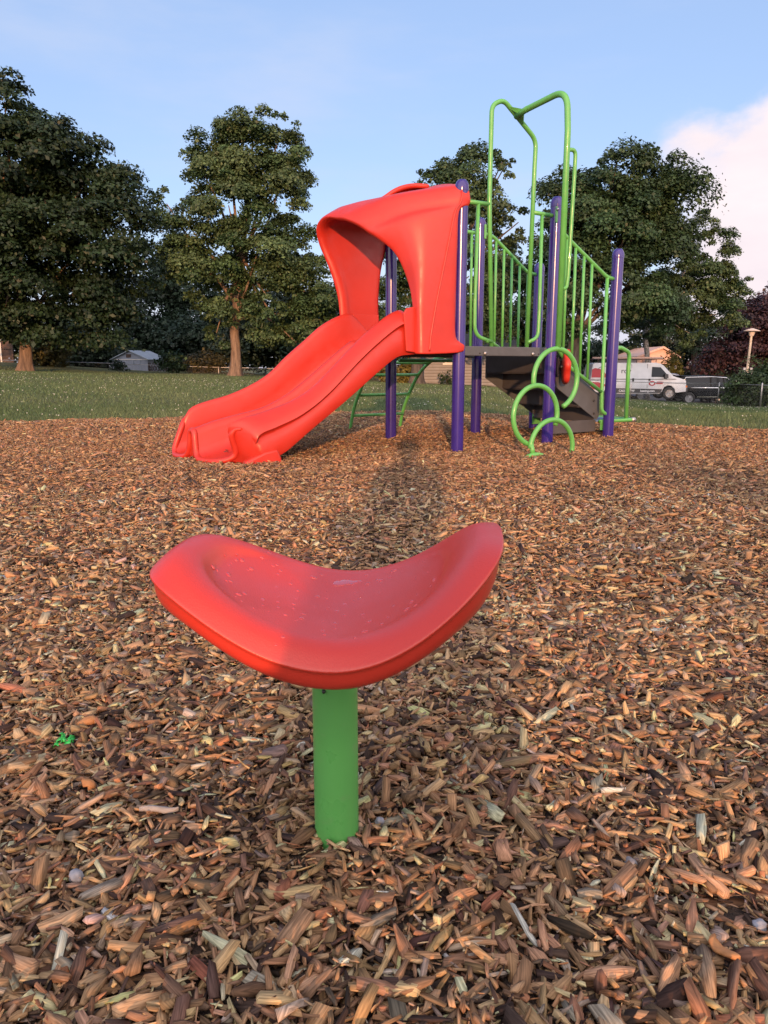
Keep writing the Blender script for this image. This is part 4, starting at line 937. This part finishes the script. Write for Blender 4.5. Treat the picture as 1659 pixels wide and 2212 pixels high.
def shell(prof, width, belt, narrow):
    """side profile lofted across the car, sides tucked in above the belt line and rounded at the edges"""
    z1 = max(p[1] for p in prof); cx = sum(p[0] for p in prof) / len(prof); cz = .9; mb = MB(); rows = []
    for yy, sc_ in ((-1, .955), (-.985, .985), (-.95, 1), (0, 1), (.95, 1), (.985, .985), (1, .955)):
        row = []
        for x, z in prof:
            wy = width / 2 * (1 - narrow * max(0, (z - belt) / (z1 - belt)))
            row.append((cx + (x - cx) * sc_ if abs(yy) > .96 else x, yy * wy, z if abs(yy) < .96 else (z - cz) * (1 - (1 - sc_) * .6) + cz))
        rows.append(row)
    mb.grid(rows, cv=True); n = len(prof); mb.f += [tuple(range(n))[::-1], tuple(range(6 * n, 7 * n))]; return mb
def side_y(z, width, belt, z1, narrow): return width / 2 * (1 - narrow * max(0, (z - belt) / (z1 - belt)))
def side_patch(poly, w, belt, z1, nw, off=.006):
    """a thin panel following the car's right-hand side"""
    mb = MB(); n = len(poly); v = []
    for d in (off, -.02): v += [(x, -(side_y(z, w, belt, z1, nw) + d), z) for x, z in poly]
    return mb.add(v, [tuple(range(n)), tuple(range(n, 2 * n))[::-1]] + [(i, (i + 1) % n, n + (i + 1) % n, n + i) for i in range(n)])
def wheel(root, x, y, r, sg, spokes=10):
    w = MB().lathe([(r * .62, -.11), (r * .9, -.115), (r, -.08), (r, .08), (r * .9, .115), (r * .62, .11)], 28, 'y', (x, y, r), cap=False).build('wheel', M['tyre'], root, auto=50)
    rim = MB().lathe([(0, .02 * sg), (r * .2, .085 * sg), (r * .24, .06 * sg), (r * .3, .03 * sg), (r * .56, .03 * sg), (r * .6, .1 * sg), (r * .65, .105 * sg), (r * .65, -.08 * sg), (0, -.08 * sg)], 28, 'y', (x, y, r), cap=False)
    for k in range(spokes):
        a = 2 * math.pi * k / spokes; d = Vector((math.cos(a), 0, math.sin(a))); rim.tube([Vector((x, y + .07 * sg, r)) + d * r * .12, Vector((x, y + .075 * sg, r)) + d * r * .62], r * .075, 6)
    rim.build('rim', M['rim'], w, auto=40)
    return w
def text(body, size, mat, parent, loc, rot=(R(90), 0, 0), align='LEFT', name='lettering', bold=0):
    cu = bpy.data.curves.new(name, 'FONT'); cu.body = body; cu.size = size; cu.align_x = align; cu.extrude = .002; cu.offset = bold
    o = bpy.data.objects.new(name, cu); COL.objects.link(o); dg = bpy.context.evaluated_depsgraph_get(); me = bpy.data.meshes.new_from_object(o.evaluated_get(dg))
    bpy.data.objects.remove(o); o = link(name, me, mat, parent, False, loc, rot); return o
def vehicle(name, label, cat, px, base_y, Y, rz=0, group='vehicles parked beyond the fence'):
    p = at(px, base_y, Y); r = empty(name, (p.x, Y, float(ground_z(p.x, Y)) + .014), rz); return tag(r, label, cat, group)
# van: front bumper at px 1465, rear near px 1268
Yv = 44.2; van = vehicle('parked_van', 'white panel van with red graphics, dark lettering and a ladder rack behind the play structure', 'van', 1366, 860, Yv, R(-2))
pv = [(-2.72, .42), (-2.75, .75), (-2.72, 1.3), (-2.62, 2.0), (-2.5, 2.09), (.95, 2.10), (1.22, 2.05), (1.42, 1.93), (1.98, 1.34), (2.2, 1.27), (2.62, 1.14), (2.72, 1.05), (2.76, .8), (2.76, .45), (2.3, .40), (2.22, .40), (2.16, .62), (1.95, .80), (1.72, .82), (1.5, .72), (1.36, .45), (1.3, .38), (-1.2, .38), (-1.26, .55), (-1.42, .76), (-1.65, .82), (-1.9, .74), (-2.04, .5), (-2.08, .40)]
VW = 2.0; VB, VN = 1.2, .12
shell(pv, VW, VB, VN).build('body', M['van_white'], van, auto=35)
def vp(name, poly, mat, par=van, off=.006): return side_patch(poly, VW, VB, 2.10, VN, off).build(name, mat, par, False)
dr = vp('door', [(.55, .62), (.52, 2.02), (1.18, 2.0), (1.85, 1.32), (1.88, 1.0), (1.42, .84), (1.30, .62)], M['van_white'], off=.012)
vp('pane', [(.72, 1.30), (.74, 1.86), (1.22, 1.84), (1.68, 1.34), (1.6, 1.28)], M['glass'], dr, .018)
vp('mirror', [(1.42, 1.22), (1.42, 1.46), (1.60, 1.46), (1.62, 1.22)], M['trim_dark'], dr, .20)
vp('handle', [(.57, 1.08), (.57, 1.2), (.66, 1.2), (.66, 1.08)], M['trim_dark'], dr, .04)
MB().prism([(1.50, 1.915), (1.985, 1.37), (1.96, 1.35), (1.46, 1.90)], -.80, .80, 'y').build('windscreen', M['glass'], van, False)
vp('stripe', [(-2.70, 1.155), (-2.70, 1.185), (2.05, 1.185), (2.15, 1.155)], M['trim_dark'], off=.014)
sk = vp('sill_band', [(-1.24, .40), (-1.30, .66), (1.37, .60), (1.28, .40)], M['trim_dark'], off=.014)
vp('step_strip', [(-1.2, .33), (-1.2, .37), (1.28, .37), (1.28, .33)], M['rim'], sk, .02)
vp('door_seam', [(-.42, .66), (-.42, 2.02), (-.40, 2.02), (-.40, .66)], M['trim_dark'], off=.010)
vp('door_seam', [(.49, .66), (.47, 2.03), (.49, 2.03), (.51, .66)], M['trim_dark'], off=.010)
vp('handle', [(-.36, 1.04), (-.36, 1.22), (-.27, 1.22), (-.27, 1.04)], M['trim_dark'], off=.04)
vp('red_graphic', [(-2.69, 1.26), (-2.66, 1.72), (-2.5, 1.80), (-2.2, 1.74), (-1.98, 1.60), (-1.86, 1.42), (-1.82, 1.26)], M['print_red'], off=.009)
vp('red_graphic', [(-2.71, .62), (-2.71, 1.0), (-2.3, 1.0), (-1.85, .86), (-2.02, .66), (-2.08, .5)], M['print_red'], off=.009)
vp('red_graphic', [(-1.78, 1.25), (-1.62, 1.36), (-1.48, 1.25)], M['print_red'], off=.009)
arc = MB(); yv_ = -(VW / 2 * .955 + .012)
arc.tube([(-1.95 + .43 * math.cos(R(d)), -(side_y(1.58 + .32 * math.sin(R(d)), VW, VB, 2.1, VN) + .012), 1.58 + .32 * math.sin(R(d))) for d in range(-35, 165, 8)], .014, 6).build('logo_arc', M['print_black'], van)
slope = math.atan2(VW / 2 * VN, .9)
text('roy', .42, M['print_black'], van, (-1.02, -(side_y(1.50, VW, VB, 2.1, VN) + .012), 1.50), (R(90) - slope, 0, 0), name='lettering')
vp('emblem', [(.62 + .19 * math.cos(R(d)) + .15, .93 + .14 * math.sin(R(d))) for d in range(0, 360, 30)], M['print_red'], dr, .018)
vp('emblem', [(.62 + .11 * math.cos(R(d)) + .15, .93 + .08 * math.sin(R(d))) for d in range(0, 360, 40)], M['print_white'], dr, .022)
vp('emblem', [(1.0, .90), (1.04, 1.03), (1.40, 1.02), (1.36, .89)], M['print_red'], dr, .018)
text('CALL NOW', .17, M['print_white'], van, (-1.1, -(VW / 2 + .016), .455), (R(90), 0, 0), name='lettering', bold=.004)
text('heating.com', .17, M['print_white'], van, (.12, -(VW / 2 + .016), .45), (R(90), 0, 0), name='lettering', bold=.004)
MB().box(2.60, 2.84, -.98, .98, .40, .66).build('bumper', M['trim_dark'], van, bevel=.04, auto=40)
MB().box(2.55, 2.775, -.985, -.55, .74, 1.04).build('headlight', M['trim_dark'], van, bevel=.02, auto=40); MB().box(2.52, 2.79, -.992, -.66, .70, .80).build('indicator', M['orange'], van, bevel=.01, auto=40)
MB().box(2.55, 2.775, .55, .985, .74, 1.04).build('headlight', M['head'], van, bevel=.02, auto=40)
for x in (-1.66, 1.80):
    wheel(van, x, -.87, .36, -1, 8); wheel(van, x, .87, .36, 1, 8)
rk = MB()
for yy in (-.72, .72): rk.tube([(-2.4, yy, 2.30), (1.35, yy, 2.30)], .028, 8)
for x in (-2.3, -1.2, -.1, 1.0):
    rk.tube([(x, -.76, 2.29), (x, .76, 2.29)], .024, 8)
    for yy in (-.74, .74): rk.tube([(x, yy, 2.05), (x, yy, 2.29)], .022, 8)
rk = rk.build('roof_rack', M['wood'], van, auto=40)
ladr = MB()
for yy in (-.55, -.15): ladr.box(-2.5, 1.45, yy - .02, yy + .02, 2.33, 2.42)
for i in range(12): ladr.tube([(-2.3 + i * .32, -.53, 2.375), (-2.3 + i * .32, -.17, 2.375)], .016, 6)
M['ladder'] = simple('ladder_aluminium', (.42, .30, .26), .5)
ladr.build('ladder', M['ladder'], van, False)
# generic car
def car(name, label, cat, px, base_y, Y, rz, Lh, Hh, paint, suv=True, rails=False):
    r = vehicle(name, label, cat, px, base_y, Y, rz); f = Lh / 2; W2 = 1.9; belt = Hh * .56; nw = .2
    if suv: pr = [(-f, .45), (-f - .02, .75), (-f + .02, 1.0), (-f + .14, belt + .1), (-f + .42, Hh - .08), (-f + .62, Hh - .02), (-f * .1, Hh), (f * .28, Hh - .06), (f * .36, Hh - .12), (f * .66, belt + .05), (f * .82, belt - .03), (f * .97, belt - .2), (f, .75), (f, .42)]
    else: pr = [(-f, .45), (-f - .01, .8), (-f + .08, belt), (-f + .8, belt + .04), (-f + 1.35, Hh - .03), (0, Hh), (f * .2, Hh - .05), (f * .58, belt + .02), (f * .85, belt - .1), (f, .7), (f, .40)]
    wr = .36 if suv else .32; xw = f - .92
    arch_ = []
    for cxw in (xw, -xw):
        arch_ += [(cxw + (wr + .07) * math.cos(R(d)), wr + (wr + .07) * math.sin(R(d))) for d in range(-5, 186, 19)]
    prof = pr + [p for p in arch_]
    shell(prof, W2, belt, nw).build('body', M[paint], r, auto=35)
    def sp(nm, poly, mat, off=.007, par=None): return side_patch(poly, W2, belt, Hh, nw, off).build(nm, M[mat], par or r, False)
    if suv:
        w = sp('side_window', [(-f + .42, belt + .06), (-f + .72, Hh - .14), (-f * .1, Hh - .11), (f * .24, Hh - .16), (f * .54, belt + .06)], 'glass')
        fr = MB().tube([(x, -(side_y(z, W2, belt, Hh, nw) + .012), z) for x, z in [(-f + .36, belt + .03), (-f + .70, Hh - .11), (-f * .1, Hh - .08), (f * .26, Hh - .13), (f * .60, belt + .03), (-f + .36, belt + .03)]], .028, 6).build('window_trim', M['chrome'], r)
        sp('pillar', [(-.32, belt + .06), (-.32, Hh - .11), (-.22, Hh - .11), (-.22, belt + .06)], paint, .011, w); sp('pillar', [(f * .02 + .45, belt + .06), (f * .02 + .35, Hh - .13), (f * .02 + .43, Hh - .14), (f * .02 + .53, belt + .06)], paint, .011, w)
        MB().prism([(-f + .15, belt + .15), (-f + .40, Hh - .14), (-f + .38, Hh - .13), (-f + .12, belt + .16)], -.7, .7, 'y').build('rear_window', M['glass'], r, False)
        MB().box(-f + .30, -f + .62, -.66, .66, Hh - .05, Hh - .015).build('spoiler', M[paint], r, bevel=.012, auto=40)
    else:
        sp('side_window', [(-f + .95, belt + .05), (-f + 1.4, Hh - .1), (0, Hh - .08), (f * .18, Hh - .12), (f * .48, belt + .05)], 'glass')
    MB().prism([(f * .39, Hh - .13), (f * .64, belt + .10), (f * .66, belt + .10), (f * .41, Hh - .12)] if suv else [(f * .23, Hh - .07), (f * .55, belt + .06), (f * .57, belt + .06), (f * .25, Hh - .06)], -.68, .68, 'y').build('windscreen', M['glass'], r, False)
    sp('sill_strip', [(-xw + .45, .42), (-xw + .45, .47), (xw - .45, .47), (xw - .45, .42)], 'chrome', .012)
    sp('door_seam', [(-.26, .5), (-.26, belt), (-.245, belt), (-.245, .5)], 'trim_dark', .004)
    for x in (xw, -xw): wheel(r, x, -W2 / 2 + .09, wr, -1, 10); wheel(r, x, W2 / 2 - .09, wr, 1, 10)
    sp('tail_light', [(-f + .0, .95), (-f + .06, 1.10), (-f + .42, 1.06), (-f + .34, .96)], 'print_red', .012); sp('headlight', [(f * .80, belt - .22), (f * .80, belt - .12), (f * .95, belt - .22), (f * .96, belt - .30)], 'head', .012)
    if rails:
        rl = MB()
        for yy in (-.62, .62): rl.tube(fillet([(-f * .62, yy, Hh - .02), (-f * .55, yy, Hh + .05), (f * .12, yy, Hh + .05), (f * .2, yy, Hh - .04)], .06), .018, 8)
        rl.build('roof_rails', M['chrome'], r)
    return r
car('parked_car', 'black sport utility car parked nose to the hedge in front of the van', 'car', 1530, 866, 44.8, R(-3), 4.8, 1.68, 'car_black')
car('parked_car', 'blue grey minivan half hidden behind the white van bonnet', 'car', 1425, 858, 50.5, R(-3), 4.9, 1.86, 'car_blue')
car('parked_car', 'silver car with roof rails behind the black sport utility car', 'car', 1500, 858, 52.5, R(-3), 4.6, 1.74, 'car_silver', rails=True)
car('parked_car', 'white hatchback roof showing between the black car and the hedge', 'car', 1570, 858, 54, R(-3), 4.3, 1.70, 'car_white')

# ------------------------------------------------------------------ small things on the chips
def ground_pt(px, py):
    a = (px - 829.5) / CAM_F; b = (py - 1106.) / CAM_F; d = (a, cP - b * sP, -sP - b * cP); k = -(CAM_H - .02) / d[2]
    x, y = d[0] * k, d[1] * k; return x, y, float(mulch_z(x, y))
def stone(label, px, py, r, mat, seed, flat=.75):
    x, y, z = ground_pt(px, py); bm = bmesh.new(); bmesh.ops.create_icosphere(bm, subdivisions=3, radius=r); g = np.random.default_rng(seed); ph = g.uniform(0, 6, 6)
    for v in bm.verts:
        c = v.co / r; k = 1 + .13 * math.sin(3 * c.x + ph[0]) * math.sin(2.4 * c.y + ph[1]) + .09 * math.sin(5 * c.z + ph[2] + 3 * c.x) + .05 * math.sin(9 * c.y + ph[3])
        v.co *= k; v.co.z *= flat
    me = bpy.data.meshes.new('stone'); bm.to_mesh(me); bm.free(); o = link('stone', me, mat, loc=(x, y, z + .022 + r * .25)); me.materials
    return tag(o, label, 'stone', 'stones among the chips')
M['stone'] = simple('grey_stone', (.30, .31, .35), .6, (.14, .145, .17), 60, .5, 150); M['stone2'] = simple('dark_stone', (.13, .12, .13), .7, (.22, .21, .22), 70, .5, 160)
stone('round grey pebble with white veins on the chips at lower left', 165, 1899, .0105, M['stone'], 1, .85)
stone('small pale grey stone right of the green post foot', 820, 1779, .008, M['stone'], 2, .7)
stone('small flat grey stone in the chips at lower right', 1362, 1868, .0085, M['stone2'], 4, .6)
stone('little grey stone at the right edge of the chips', 1640, 2011, .009, M['stone'], 6, .7)
x, y, z = ground_pt(142, 1602); mb = MB(); g = np.random.default_rng(5)
for i in range(7):
    c = np.array((g.normal(0, .009), g.normal(0, .008), .02 + g.uniform(0, .012))); a = g.normal(size=3); a /= np.linalg.norm(a); b = np.cross(a, g.normal(size=3)); b /= np.linalg.norm(b); nn = np.cross(a, b)
    s = g.uniform(.007, .013); rows = [[tuple(c + a * s * (i_ - 2) * .5 + b * s * (j_ - 2) * .35 + nn * .0035 * math.sin(i_ * 2.1 + j_ * 1.7 + i)) for j_ in range(5)] for i_ in range(5)]; mb.grid(rows)
M['scrap'] = simple('green_plastic_film', (.03, .38, .06), .3, (.06, .55, .10), 90)
o = mb.build('plastic_scrap', M['scrap']); o.location = (x, y, z); o.modifiers.new('t', 'SOLIDIFY').thickness = .0006
tag(o, 'crumpled bright green plastic scrap on the chips at left', 'litter')
def bark(label, px, py, L_, W_, col, yaw, seed, tilt=.25):
    x, y, z = ground_pt(px, py); rows = []; g = random.Random(seed)
    for i in range(9):
        u = i / 8 - .5; w = W_ * (1 - (2 * u) ** 4 * .6) * (1 + .12 * math.sin(i * 2.3 + seed)); rows.append([(u * L_, v * w, .006 * math.cos(v * 3) + .004 * math.sin(u * 5 + seed) + .0008 * math.sin(v * 40)) for v in (-.5, -.3, -.1, .1, .3, .5)])
    o = MB().grid(rows).build('bark_chip', col); o.location = (x, y, z + .031); o.rotation_euler = (tilt, g.uniform(-.1, .1), yaw); s = o.modifiers.new('t', 'SOLIDIFY'); s.thickness = .004
    return tag(o, label, 'wood chip', 'large single chips')
M['bark_or'] = simple('orange_bark', (.42, .19, .07), .8, (.33, .14, .05), 60, .6, 150); M['bark_gr'] = simple('grey_driftwood', (.33, .29, .27), .85, (.25, .22, .20), 50, .5, 200, sc=(1, 6, 1))
bark('large orange bark flake just above the green plastic scrap', 190, 1568, .042, .022, M['bark_or'], .3, 1, .5)
bark('orange square chip in the left foreground below the green scrap', 192, 1706, .028, .026, M['bark_or'], 1.7, 2, .55)
bark('long pale grey flat chip left of the green post', 345, 1762, .062, .013, M['bark_gr'], .05, 3, .2)
bark('big upright reddish chip at the lower right corner', 1560, 2080, .040, .024, M['bark_or'], 1.9, 4, .5)
# debris lying in the slide's exit
def to_world(s, t, z): return (AX + s * ca - t * sa, AY + s * sa + t * ca, z)
M['deb'] = simple('dry_leaf', (.05, .03, .02), .8)
for (s, t, lab, yw) in ((-2.02, .27, 'dark dry leaf scrap lying left in the slide exit', .4), (-1.98, .37, 'dark dry leaf scrap lying right in the slide exit', 1.9)):
    o = MB().grid([[(-.018, -.006, 0), (-.018, .006, .002)], [(0, -.010, .004), (0, .010, .006)], [(.018, -.004, .001), (.02, .005, .004)]]).build('dry_leaf', M['deb']); o.location = to_world(s, t, .095); o.rotation_euler = (0, 0, yw); o.modifiers.new('t', 'SOLIDIFY').thickness = .001
    tag(o, lab, 'leaf')
# ------------------------------------------------------------------ the photographer crouching behind the camera, whose shadow falls over the seat
def skin(name, chains, mat, parent, sub=2, root=0):
    V, E_, Rr = [], [], []
    key = {}
    for ch in chains:
        prev = None
        for x, y, z, r in ch:
            k = (round(x, 4), round(y, 4), round(z, 4))
            if k not in key: key[k] = len(V); V.append((x, y, z)); Rr.append(r)
            i = key[k]
            if prev is not None and prev != i: E_.append((prev, i))
            prev = i
    me = bpy.data.meshes.new(name); me.from_pydata(V, E_, []); o = link(name, me, mat, parent, False)
    md = o.modifiers.new('skin', 'SKIN'); md.use_smooth_shade = True
    for i, sv in enumerate(me.skin_vertices[0].data): sv.radius = (Rr[i], Rr[i]); sv.use_root = (i == root)
    s = o.modifiers.new('sub', 'SUBSURF'); s.levels = s.render_levels = sub
    return o
M['skin'] = simple('skin', (.45, .26, .18), .55); M['shirt'] = simple('grey_shirt', (.12, .13, .15), .9, (.10, .11, .12), 20, .3, 200)
M['trousers'] = simple('dark_trousers', (.04, .045, .06), .9); M['hair'] = simple('dark_hair', (.02, .014, .01), .6); M['shoe'] = simple('shoe', (.08, .08, .08), .6)
pe = empty('person', (-.035, -.62, 0)); tag(pe, 'person crouching behind the camera in a grey shirt, holding up a phone', 'person')
body = [[(0, 0, .50, .13), (0, .06, .68, .13), (0, .12, .88, .145), (0, .15, 1.0, .12), (0, .17, 1.08, .055), (0, .19, 1.15, .06), (0, .205, 1.24, .088), (0, .20, 1.32, .075)]]
for sg in (-1, 1):
    body.append([(0, 0, .50, .13), (.11 * sg, .03, .46, .095), (.17 * sg, .25, .50, .078), (.19 * sg, .40, .50, .062), (.185 * sg, .30, .30, .055), (.18 * sg, .20, .10, .04), (.19 * sg, .30, .045, .035), (.20 * sg, .38, .03, .028)])
    body.append([(0, .15, 1.0, .12), (.17 * sg, .15, .99, .062), (.195 * sg, .22, .84, .045), (.185 * sg, .30, .72, .04), (.13 * sg, .44, .71, .033), (.085 * sg, .535, .725, .025), (.07 * sg, .555, .735, .022)])
    for f, (dx_, dz_, ln) in enumerate(((0, .035, .9), (0, .018, 1), (0, .0, .95), (0, -.016, .8))):
        body.append([(.07 * sg, .555, .735, .022), (.058 * sg, .566, .735 + dz_, .009), (.040 * sg, .572 + .004 * f, .737 + dz_, .008), ((.040 - .020 * ln) * sg, .568, .738 + dz_, .007)])
    body.append([(.07 * sg, .555, .735, .022), (.062 * sg, .545, .76, .010), (.045 * sg, .546, .768, .009)])
skin('body', body, M['skin'], pe)
skin('shirt', [[(0, .0, .52, .15), (0, .06, .68, .15), (0, .12, .88, .165), (0, .15, 1.0, .135), (0, .165, 1.05, .075)]] + [[(0, .15, 1.0, .135), (.17 * sg, .15, .99, .075), (.19 * sg, .20, .88, .058)] for sg in (-1, 1)], M['shirt'], pe)
skin('trousers', [[(0, 0, .50, .15), (.11 * sg, .03, .46, .112), (.17 * sg, .25, .50, .09), (.19 * sg, .405, .50, .075), (.185 * sg, .30, .30, .068), (.18 * sg, .21, .12, .055)] for sg in (-1, 1)], M['trousers'], pe)
hm = MB().lathe([(.005, .115), (.05, .108), (.082, .075), (.096, .03), (.094, -.02), (.08, -.05)], 20, c=(0, .185, 1.285), cap=False).build('hair', M['hair'], pe)
for sg in (-1, 1): MB().box(.15 * sg - .0 if sg > 0 else -.24, .24 if sg > 0 else -.15, .14, .44, -.005, .075).build('shoe', M['shoe'], pe, bevel=.03, auto=50)
hd = MB()
for sg in (-1, 1): hd.lathe([(0, 0), (.011, .003), (.013, .008), (.009, .012), (0, .013)], 12, 'y', (.033 * sg, .283, 1.262), cap=False)
hd.build('eyes', M['hair'], pe)
phn = MB().box(-.075, .075, -.004, .004, -.036, .036).build('phone', M['black'], None, False, bevel=.003); phn.location = (-.03, -.05, CAM_H + .0); tag(phn, 'black phone held upright in both hands of the crouching person', 'phone')
# ------------------------------------------------------------------ trees behind the camera: their low boughs dapple the chips, the tall one shades the lawn at the right
def rear_tree(label, x, y, h, r, lobes, n, cover, clump, seed):
    root = empty('tree', (x, y, -.05)); tag(root, label, 'tree', 'trees behind the camera')
    trunk('trunk', [(x, y, -.05), (x + .1, y, h * .3), (x, y, h * .6), (x, y, h * .9)], [r, r * .85, r * .6, r * .1], M['bark'], root, 1.5, seed)
    leaves('crown', [(np.array((a, y + d, c)), rx, 1.6, rz) for a, d, c, rx, rz in lobes], n, .2, DK, root, clump, .6, cover, seed)
rear_tree('low branched tree standing far behind the camera', -6.5, -25, 8, .22, [(-5, 0, 4.0, 2.6, 1.3), (-2.2, 0, 4.1, 2.2, 1.1), (.6, 0, 4.2, 2.2, 1.1), (3.4, 0, 4.0, 2.4, 1.3), (6.5, 0, 4.2, 2.6, 1.5)], 12000, .30, .55, 71)
rear_tree('tall dense tree far behind the camera at the right', 12, -32, 17, .4, [(9, 0, 9, 4, 2.6), (12.5, 0, 12, 4.5, 3.2), (16, 0, 9, 4, 3), (8, 0, 13, 3.2, 2.4), (12, 0, 15, 3.5, 2.0), (19, 0, 12, 4, 3)], 30000, .9, 1.0, 72)
